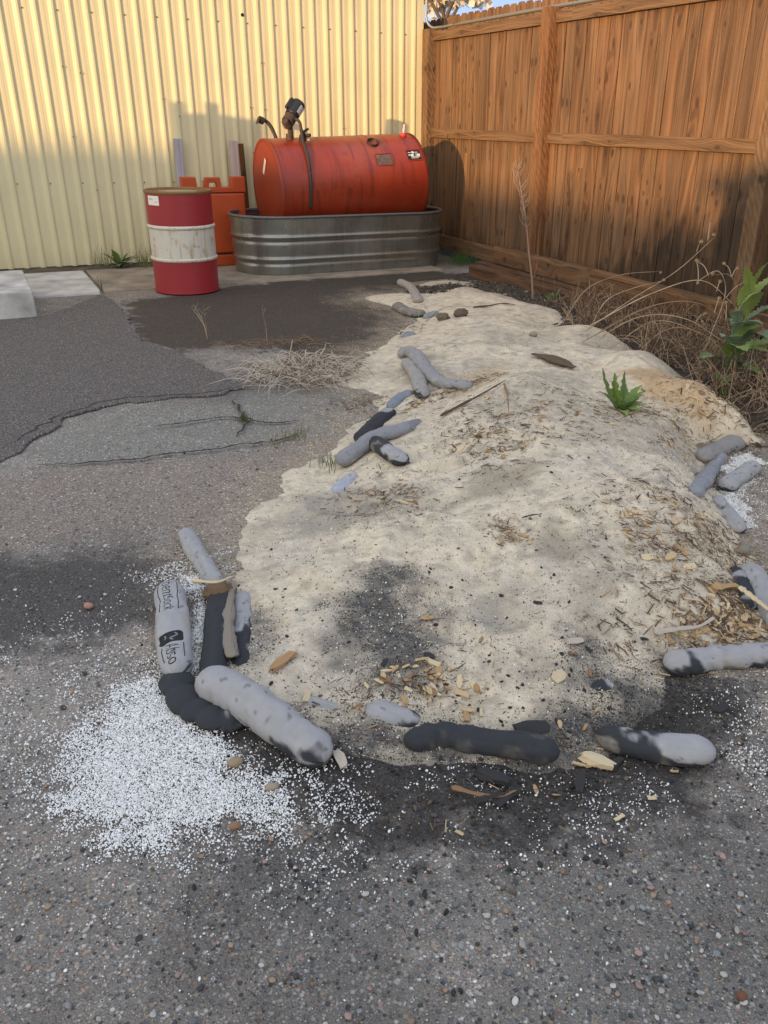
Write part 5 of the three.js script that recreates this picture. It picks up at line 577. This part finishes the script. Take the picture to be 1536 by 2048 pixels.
{
    weed('green_weed', 'bright green toothed weed growing out of the sand crest', at3([2.692,-3.048]), [[-1.6, 0.85, 0.26, 0.07, -0.9, 0, 0.4], [-1.3, 0.6, 0.24, 0.07, -0.6, 1, 0.4], [-0.7, 0.5, 0.15, 0.06, 0.6, 1, 0.35], [0.3, 0.1, 0.24, 0.07, -0.3, 0, 0.4], [1.4, 0.55, 0.22, 0.085, 0.2, 1, 0.35], [1.6, 0.85, 0.22, 0.09, 0.3, 1, 0.3], [1.1, 0.95, 0.19, 0.085, 0.6, 3, 0.3], [0.2, 0.8, 0.17, 0.08, 0.8, 1, 0.3], [-0.4, 0.9, 0.16, 0.07, 0.9, 3, 0.3], [0.7, 0.5, 0.2, 0.08, 0.5, 1, 0.35], [2.3, 0.6, 0.2, 0.07, 0.3, 0, 0.35], [-2.2, 0.6, 0.2, 0.07, 0.4, 0, 0.35]], 911);
  weed('dock_weed', 'broad leaved green weed against the yellow siding', [1.32, 0.02, -9.52], [[-1.4, 0.5, 0.3, 0.1, 0.6, 0, 0.3], [-0.7, 0.25, 0.28, 0.1, 0.4, 0, 0.35], [0.2, 0.7, 0.26, 0.11, 0.8, 1, 0.3], [1.0, 0.6, 0.3, 0.11, 0.7, 0, 0.3], [1.6, 0.8, 0.28, 0.1, 0.6, 1, 0.3], [-0.2, 0.9, 0.24, 0.1, 0.8, 0, 0.3], [0.7, 0.95, 0.22, 0.1, 0.6, 0, 0.3], [-1.0, 0.95, 0.24, 0.09, 0.7, 0, 0.3], [1.3, 0.35, 0.26, 0.09, 0.5, 0, 0.3]], 921);
  weed('small_weed', 'small upright weed beside the dead stalk', at3([4.456,-6.098]), [[0, 0.1, 0.16, 0.045, 0.3, 2, 0.3], [1.3, 0.2, 0.2, 0.045, 0.3, 0, 0.3], [-1.2, 0.25, 0.18, 0.04, 0.4, 2, 0.3], [2.6, 0.3, 0.15, 0.04, 0.5, 0, 0.3], [-2.5, 0.35, 0.14, 0.04, 0.5, 1, 0.3]], 931);
  const big = weed('tall_thistle', 'tall thistle with large blue green leaves near the fence post', [3.93, 0.0, -3.54], [], 941), rr = rng(942), stemPts = [V(0, -0.03, 0), V(0.02, 0.2, 0.01), V(0.0, 0.42, 0.0), V(0.05, 0.68, 0.02)], sp2 = [V(0.2, -0.03, -0.1), V(0.21, 0.25, -0.1), V(0.2, 0.5, -0.08), V(0.22, 0.72, -0.06)];
  part(big, 'stem', rod(stemPts, 0.012, 0.006, 16, 8), leafMs[2]); part(big, 'stem', rod(sp2, 0.013, 0.006, 16, 8), leafMs[3]);
  [[0, 0.08, -0.9, 0.95, 0.3, 0.13, 0.9, 1], [0, 0.1, 0.1, 0.6, 0.3, 0.13, 1.1, 1], [0, 0.14, -1.6, 0.55, 0.34, 0.14, 1.0, 0], [0, 0.2, 0.5, 0.4, 0.32, 0.13, 1.2, 1], [0, 0.24, -0.5, 0.45, 0.34, 0.14, 1.2, 1], [0, 0.32, -1.2, 0.5, 0.26, 0.11, 1.0, 2], [0, 0.36, 1.2, 0.5, 0.24, 0.11, 0.9, 1], [0, 0.42, 0.1, 0.35, 0.26, 0.1, 1.2, 2], [0, 0.5, -1.0, 0.4, 0.2, 0.08, 0.9, 2], [0, 0.58, 0.9, 0.3, 0.2, 0.05, 0.6, 3], [0, 0.62, -0.4, 0.2, 0.22, 0.05, 0.5, 3],
    [1, 0.06, 0.4, 0.9, 0.32, 0.13, 0.9, 1], [1, 0.12, -0.6, 0.7, 0.34, 0.15, 1.0, 2], [1, 0.2, 1.0, 0.6, 0.32, 0.13, 0.9, 1], [1, 0.3, -0.2, 0.5, 0.36, 0.17, 1.2, 2], [1, 0.36, -1.1, 0.5, 0.34, 0.16, 1.0, 2], [1, 0.44, 0.8, 0.45, 0.3, 0.12, 0.9, 2], [1, 0.52, -0.4, 0.3, 0.3, 0.1, 0.8, 3], [1, 0.58, 1.3, 0.35, 0.32, 0.08, 0.6, 3], [1, 0.64, -1.3, 0.25, 0.3, 0.07, 0.5, 3], [1, 0.66, 0.2, 0.15, 0.28, 0.06, 0.4, 3]].forEach(([s, y, az, lean, L0, W, arch, m], i) => { const b = s ? V(0.205, y, -0.09) : V(0.01, y, 0.005), q = part(big, 'leaf', leaf(L0 * 1.1, W * 1.25, { arch, serr: 0.2, seed: 950 + i, teeth: 9 }), leafMs[m]); q.position.copy(b); q.rotation.set(lean, az, 0, 'YXZ'); part(q, 'midrib', midrib(L0 * 1.1, arch, 0.004), ribMat); });
  part(big, 'flower_bud', lump(977, 1, 0.2).scale(0.015, 0.014, 0.015).translate(-0.03, 0.12, 0.2), mat([0.8, 0.77, 0.7], 0.8));
  const tuft = (label, pos, n, h, spread, c, seed, cat = 'grass') => { const q = rng(seed), g = []; for (let k = 0; k < n; k++) { const a = q() * 6.283, d = q() * spread, L0 = h * (0.5 + 0.6 * q()), ln = (q() - 0.5) * 1.1, x = Math.cos(a) * d, z = Math.sin(a) * d, p = []; const w = 0.0016 + 0.0016 * q(); p.push(V(x, 0, z), V(x + ln * L0 * 0.2, L0 * 0.55, z + (q() - 0.5) * L0 * 0.2), V(x + ln * L0 * 0.6, L0, z + (q() - 0.5) * L0 * 0.6)); g.push(rod(p, w, w * 0.2, 6, 4)); } const o = solo('grass_tuft', merge(g), mat(c, 0.8), label, cat); o.position.set(...pos); return o; };
  tuft('tuft of green grass beside the broad leaved weed', [1.72, 0.02, -9.5], 90, 0.16, 0.28, [0.13, 0.17, 0.05], 981); tuft('thin seeding grass stems at the end of the slab', [1.16, 0.02, -9.52], 40, 0.22, 0.14, [0.2, 0.19, 0.08], 982); tuft('green grass growing between the stock tank and the fence', [4.86, 0.01, -8.45], 220, 0.12, 0.2, [0.06, 0.12, 0.025], 983); tuft('sparse grass blades at the torn white sock end', at3([1.273,-3.37]), 26, 0.07, 0.12, [0.16, 0.19, 0.08], 984); tuft('grass sprout in the crack of the gravelly asphalt', at3([1.099,-4.154]), 22, 0.07, 0.04, [0.09, 0.12, 0.04], 985); tuft('thin grass at the edge of sand by the black wet sock', at3([1.249,-3.789]), 40, 0.06, 0.16, [0.2, 0.2, 0.09], 986); tuft('single dark grass sprout at the corner of the slab', at3([0.936,-8.131]), 8, 0.2, 0.02, [0.12, 0.11, 0.05], 987); tuft('fine grass stems at the foot of the drum', [1.56, 0.01, -9.4], 36, 0.24, 0.1, [0.18, 0.18, 0.07], 988); tuft('green grass under the tall thistle', [3.75, 0.02, -3.35], 60, 0.12, 0.15, [0.12, 0.16, 0.04], 989);
}
// ---------- dead stalks, brush and tumbleweed ----------
const straw = [[0.42, 0.31, 0.2], [0.5, 0.4, 0.28], [0.3, 0.2, 0.12], [0.23, 0.1, 0.055]].map(c => mat(c, 0.85));
{
  const b = at3([4.374,-6.278]), d = thing('dead_stalk', 'tall reddish dead stalk with a bristly tip standing in sand', 'dead plant', b), r = rng(1001);
  const tip = V(...[4.25,1.137,-6.61]).sub(V(...b)), fork = V(...[4.2,0.394,-6.21]).sub(V(...b)), tip2 = V(...[4.25,0.719,-6.239]).sub(V(...b)); fork.set(-0.06, 0.36, 0.02);
  tip.set(-0.24, 1.12, -0.02); tip2.set(0.0, 0.72, 0.02);
  part(d, 'stem', rod([V(0, -0.06, 0), V(-0.03, 0.18, 0.01), V(-0.075, 0.42, 0.0), V(-0.15, 0.75, 0.01), tip], 0.011, 0.005, 30, 8), mat([0.34, 0.21, 0.155], 0.8));
  part(d, 'side_stem', rod([V(-0.035, 0.2, 0.01), V(0.0, 0.3, 0.02), V(0.01, 0.5, 0.0), tip2], 0.009, 0.003, 20, 6), straw[3]);
  const g = []; for (let k = 0; k < 80; k++) { const t = 0.55 + 0.47 * r(), p = V(-0.075, 0.42, 0).lerp(tip, (t - 0.38) / 0.62), L = 0.05 + 0.09 * r(), a = r() * 6.283, e = p.clone().add(V(Math.cos(a) * L * 0.5, L * 0.9, Math.sin(a) * L * 0.5)); g.push(rod([p, p.clone().lerp(e, 0.5).add(V(Math.cos(a) * L * 0.15, 0, Math.sin(a) * L * 0.15)), e], 0.0032, 0.0018, 4, 4)); }
  tag(part(d, 'bristles', merge(g), mat([0.33, 0.23, 0.17], 0.85)), null, null, null, 'stuff');
  const w = thing('dead_flower_stems', 'tangle of dead arching stems with dry orange flower heads', 'dead plant', [3.7, 0.02, -3.95]), W0 = V(3.7, 0.02, -3.95);
  const heads = (p, s, par) => { const f = part(par, 'flower_head', merge([lump(1010, 1, 0.2).scale(0.45, 0.5, 0.45), ...Array.from({ length: 9 }, (_, k) => T(new THREE.ConeGeometry(0.22, 1.0, 4).scale(1, 1, 0.35), Math.cos(k * 0.7) * 0.55, 0.35, Math.sin(k * 0.7) * 0.55, 0, -k * 0.7 + Math.PI / 2, 0).rotateX(0))]), mat([0.42, 0.28, 0.15], 0.85)); f.scale.setScalar(s * 0.75); f.position.copy(p); f.rotation.set(r() - 0.5, r() * 6, r() - 0.5); };
  const pt = (px) => V(...px).sub(W0);
  const arcs = [[[3.55, 0.18, -4.5], [3.85, 0.42, -4.4], [4.15, 0.58, -4.3], [4.35, 0.82, -4.22]], [[3.6, 0.2, -4.5], [3.95, 0.46, -4.3], [4.2, 0.55, -4.1], [4.38, 0.38, -3.95]], [[3.5, 0.15, -4.4], [3.9, 0.4, -4.2], [4.1, 0.43, -4.05], [4.3, 0.3, -3.9]], [[3.65, 0.05, -4.6], [3.85, 0.3, -4.3], [4.0, 0.34, -4.0], [4.15, 0.22, -3.8]], [[4.2, 0.05, -4.0], [4.3, 0.5, -4.0], [4.22, 0.62, -4.02], [4.1, 0.55, -4.05]], [[4.35, 0.05, -3.9], [4.42, 0.42, -3.95], [4.35, 0.58, -4.0], [4.22, 0.6, -4.05]], [[3.9, 0.05, -5.2], [4.15, 0.3, -5.25], [4.45, 0.4, -5.2], [4.75, 0.42, -5.1]], [[4.0, 0.05, -5.0], [4.2, 0.26, -5.05], [4.45, 0.34, -5.05], [4.7, 0.38, -5.0]], [[3.7, 0.02, -4.2], [3.95, 0.26, -4.1], [4.1, 0.22, -3.9], [4.2, 0.06, -3.7]], [[3.9, 0.02, -4.6], [4.1, 0.22, -4.4], [4.25, 0.2, -4.15], [4.4, 0.05, -4.0]]];
  arcs.forEach((a, i) => { part(w, 'stem', sweep(a.map((p, q) => pt(p).add(V((r() - 0.5) * 0.04, (r() - 0.5) * 0.03, (r() - 0.5) * 0.04))), t => (t === 0 || t === 1 ? 0.0004 : mix(0.0045, 0.002, t) * (0.7 + 0.6 * noise(t * 16, i, 3))), 30, 5), straw[i % 3]); const e = pt(a[3]); if (i < 8) heads(e, 0.022 + 0.01 * r(), w); if (i < 6) for (let q = 0; q < 2; q++) { const m = pt(a[2]).lerp(e, r()), t = m.clone().add(V((r() - 0.5) * 0.2, 0.04 + 0.1 * r(), (r() - 0.5) * 0.2)); part(w, 'stem', rod([m, m.clone().lerp(t, 0.5).add(V(0, 0.02, 0)), t], 0.003, 0.002, 8, 5), straw[1]); heads(t, 0.018 + 0.012 * r(), w); } });
  // brush on the dark earth
  const br = []; for (let k = 0; k < 4800; k++) { const x = mix(3.0, 4.85, r()), z = mix(-6.0, -2.5, Math.pow(r(), 0.8)); if (sandH(Math.min(x, 4.7), z) > 0.02 || (z > -3.05 && x < 3.55)) continue; const y = Math.max(soilY(x, z), 0), a = r() * 6.283, L = 0.08 + 0.36 * r() * r(), e = V(x + Math.cos(a) * L, y + 0.02 + 0.26 * r() * r(), z + Math.sin(a) * L), m = V((x + e.x) / 2 + (r() - 0.5) * 0.1, y + 0.04 + 0.26 * r() * r(), (z + e.z) / 2 + (r() - 0.5) * 0.08); br.push(rod([V(x, y, z), m, e], 0.0016 + 0.0022 * r(), 0.001, 8, 4)); }
  const third = Math.floor(br.length / 3); for (let k = 0; k < 3; k++) { const o = solo(['dead_brush', 'dead_brush', 'dead_brush'][k], merge(br.slice(k * third, (k + 1) * third)), [mat([0.42, 0.31, 0.2], 0.9), mat([0.24, 0.15, 0.09], 0.9), mat([0.09, 0.065, 0.05], 0.9)][k], ['tan dry brush lying on dark earth by the fence', 'brown dry brush lying on dark earth by the fence', 'blackened dry brush lying on dark earth by the fence'][k], 'brush'); o.userData.kind = 'stuff'; }
  const litter = []; for (let k = 0; k < 8000; k++) { const x = mix(3.2, 5.0, r()), z = mix(-7.2, -2.2, r()); if (sandH(Math.min(x, 4.7), z) > soilY(x, z) + 0.01) continue; const s = 0.01 + 0.045 * r() * r(), v = 0.6 + 0.8 * r(), t = r(); litter.push({ p: V(x, Math.max(0, soilY(x, z)) + 0.01, z), q: quat(r, 0.7), s: V(s, s * 0.25, s * 0.6), c: (t < 0.45 ? [0.05, 0.045, 0.04] : t < 0.75 ? [0.17, 0.13, 0.09] : [0.28, 0.24, 0.2]).map(q => q * v) }); }
  instanced('leaf_litter', chipGeos[4], mat([1, 1, 1], 0.95), litter, 'dark leaf litter on the earth along the fence', 'leaf litter');
  // tumbleweed on the oily ground
  const c = at3([1.686,-4.831]), tg = []; for (let k = 0; k < 420; k++) { const a = r() * 6.283, q = Math.sqrt(r()), x = Math.cos(a) * q * 0.34, z = Math.sin(a) * q * 0.3, L = 0.1 + 0.22 * r(), b2 = r() * 6.283, y = 0.005 + 0.08 * r() * (1 - q * 0.7); tg.push(rod([V(x, y, z), V(x + Math.cos(b2) * L * 0.5 + (r() - 0.5) * 0.06, y + 0.02 + 0.1 * r() * (1 - q * 0.6), z + Math.sin(b2) * L * 0.5), V(x + Math.cos(b2) * L, 0.008 + 0.08 * r() * (1 - q * 0.5), z + Math.sin(b2) * L)], 0.0014 + 0.0016 * r(), 0.001, 8, 4)); }
  const o = thing('tumbleweed', 'bleached dry weed lying flat on the asphalt', 'dead plant', c); part(o, 'stems', merge(tg.slice(0, 270)), mat([0.6, 0.54, 0.45], 0.9)); part(o, 'brown_stems', merge(tg.slice(270)), mat([0.2, 0.12, 0.07], 0.9)); for (const p of [[V(-0.05, 0.03, 0), V(0.0, 0.15, 0.02), V(0.1, 0.13, 0), V(0.16, 0.05, 0.02)], [V(-0.1, 0.03, -0.05), V(-0.08, 0.14, -0.05), V(-0.06, 0.24, -0.04)], [V(0.1, 0.13, 0), V(0.13, 0.17, 0.0), V(0.14, 0.2, 0.0)]]) part(o, 'branch', rod(p, 0.006, 0.003, 14, 6), mat([0.45, 0.38, 0.28], 0.9));
  const sprig = (label, base, n, h, seed) => { const q = rng(seed), g2 = []; for (let k = 0; k < n; k++) { const a = q() * 6.283, L = h * (0.5 + 0.5 * q()), e = V(Math.cos(a) * L * 0.5, L, Math.sin(a) * L * 0.5), m = V(Math.cos(a) * L * 0.1, L * 0.5, Math.sin(a) * L * 0.1); g2.push(rod([V(0, 0, 0), m, e], 0.0028, 0.0012, 8, 5)); for (let j = 0; j < 4; j++) { const p = m.clone().lerp(e, q()), f = p.clone().add(V((q() - 0.5) * 0.08, (q() - 0.3) * 0.08, (q() - 0.5) * 0.08)); g2.push(rod([p, p.clone().lerp(f, 0.5), f], 0.0016, 0.001, 4, 4)); } } const s = solo('dry_sprig', merge(g2), straw[0], label, 'dead plant'); s.position.set(...base); };
  sprig('thin dry sprig with forked tips on oily ground before the drum', at3([1.372,-6.04]), 3, 0.3, 1101); sprig('single dry straw leaning over the oily ground', at3([1.722,-5.726]), 1, 0.3, 1102); sprig('dry sprig among the charred brush', [3.8, 0.03, -4.9], 4, 0.35, 1103);
  const o2 = at3([1.738,-5.719]), tg2 = []; for (let k = 0; k < 110; k++) { const x = (r() - 0.5) * 0.7, z = (r() - 0.5) * 0.16 + 0.12 * x, a = r() * 6.283, L = 0.05 + 0.12 * r(); tg2.push(rod([V(x, 0.004, z), V(x + Math.cos(a) * L * 0.5, 0.012 + 0.02 * r(), z + Math.sin(a) * L * 0.5), V(x + Math.cos(a) * L, 0.004, z + Math.sin(a) * L)], 0.0022, 0.0012, 5, 4)); }
  solo('straw_litter', merge(tg2), mat([0.24, 0.16, 0.1], 0.95), 'low drift of brown straw on the oily ground', 'straw').position.set(...o2);
}
// thin scatter of sand grains round the foot of the heap
{
  const r = rng(1201), list = []; for (let k = 0; k < 90000 && list.length < 26000; k++) { const x = mix(0.2, 4.5, r()), z = mix(-7.5, -1.1, r()), h = sandH(x, z); if (h > 0.004 || h < -0.09 || x > 3.3 && z > -6.5) continue; if (r() > Math.exp(h * 34) * (0.3 + 1.1 * noise(x * 17, z * 17, 61))) continue; const s = 0.0009 + 0.0022 * r() * r(), v = 0.8 + 0.35 * r(); list.push({ p: V(x, s * 0.3, z), q: quat(r, 1), s: V(s * 1.3, s * 0.8, s), c: [0.52 * v, 0.45 * v, 0.34 * v] }); }
  for (let k = 0; k < 34000; k++) { const t = r(), z = -1.2 - 3.4 * t * t - 0.6 * r(), x = mix(0.35, 3.2, r()), h = sandH(x, z); if (h < 0.001) continue; const s = 0.0008 + 0.0024 * Math.pow(r(), 3), q = r(), c = q < 0.4 ? [0.28, 0.22, 0.16] : q < 0.55 ? [0.12, 0.1, 0.085] : q < 0.8 ? [0.56, 0.48, 0.37] : [0.75, 0.71, 0.64]; list.push({ p: V(x, h + s * 0.25, z), q: quat(r, 1), s: V(s * 1.4, s * 0.7, s), c }); }
  instanced('sand_grains', lump(1202, 0, 0.5), mat([1, 1, 1], 0.95), list, 'loose coarse grains of sand over and round the heap', 'sand');
}
scene.updateMatrixWorld(true);
renderer.render(scene, camera);
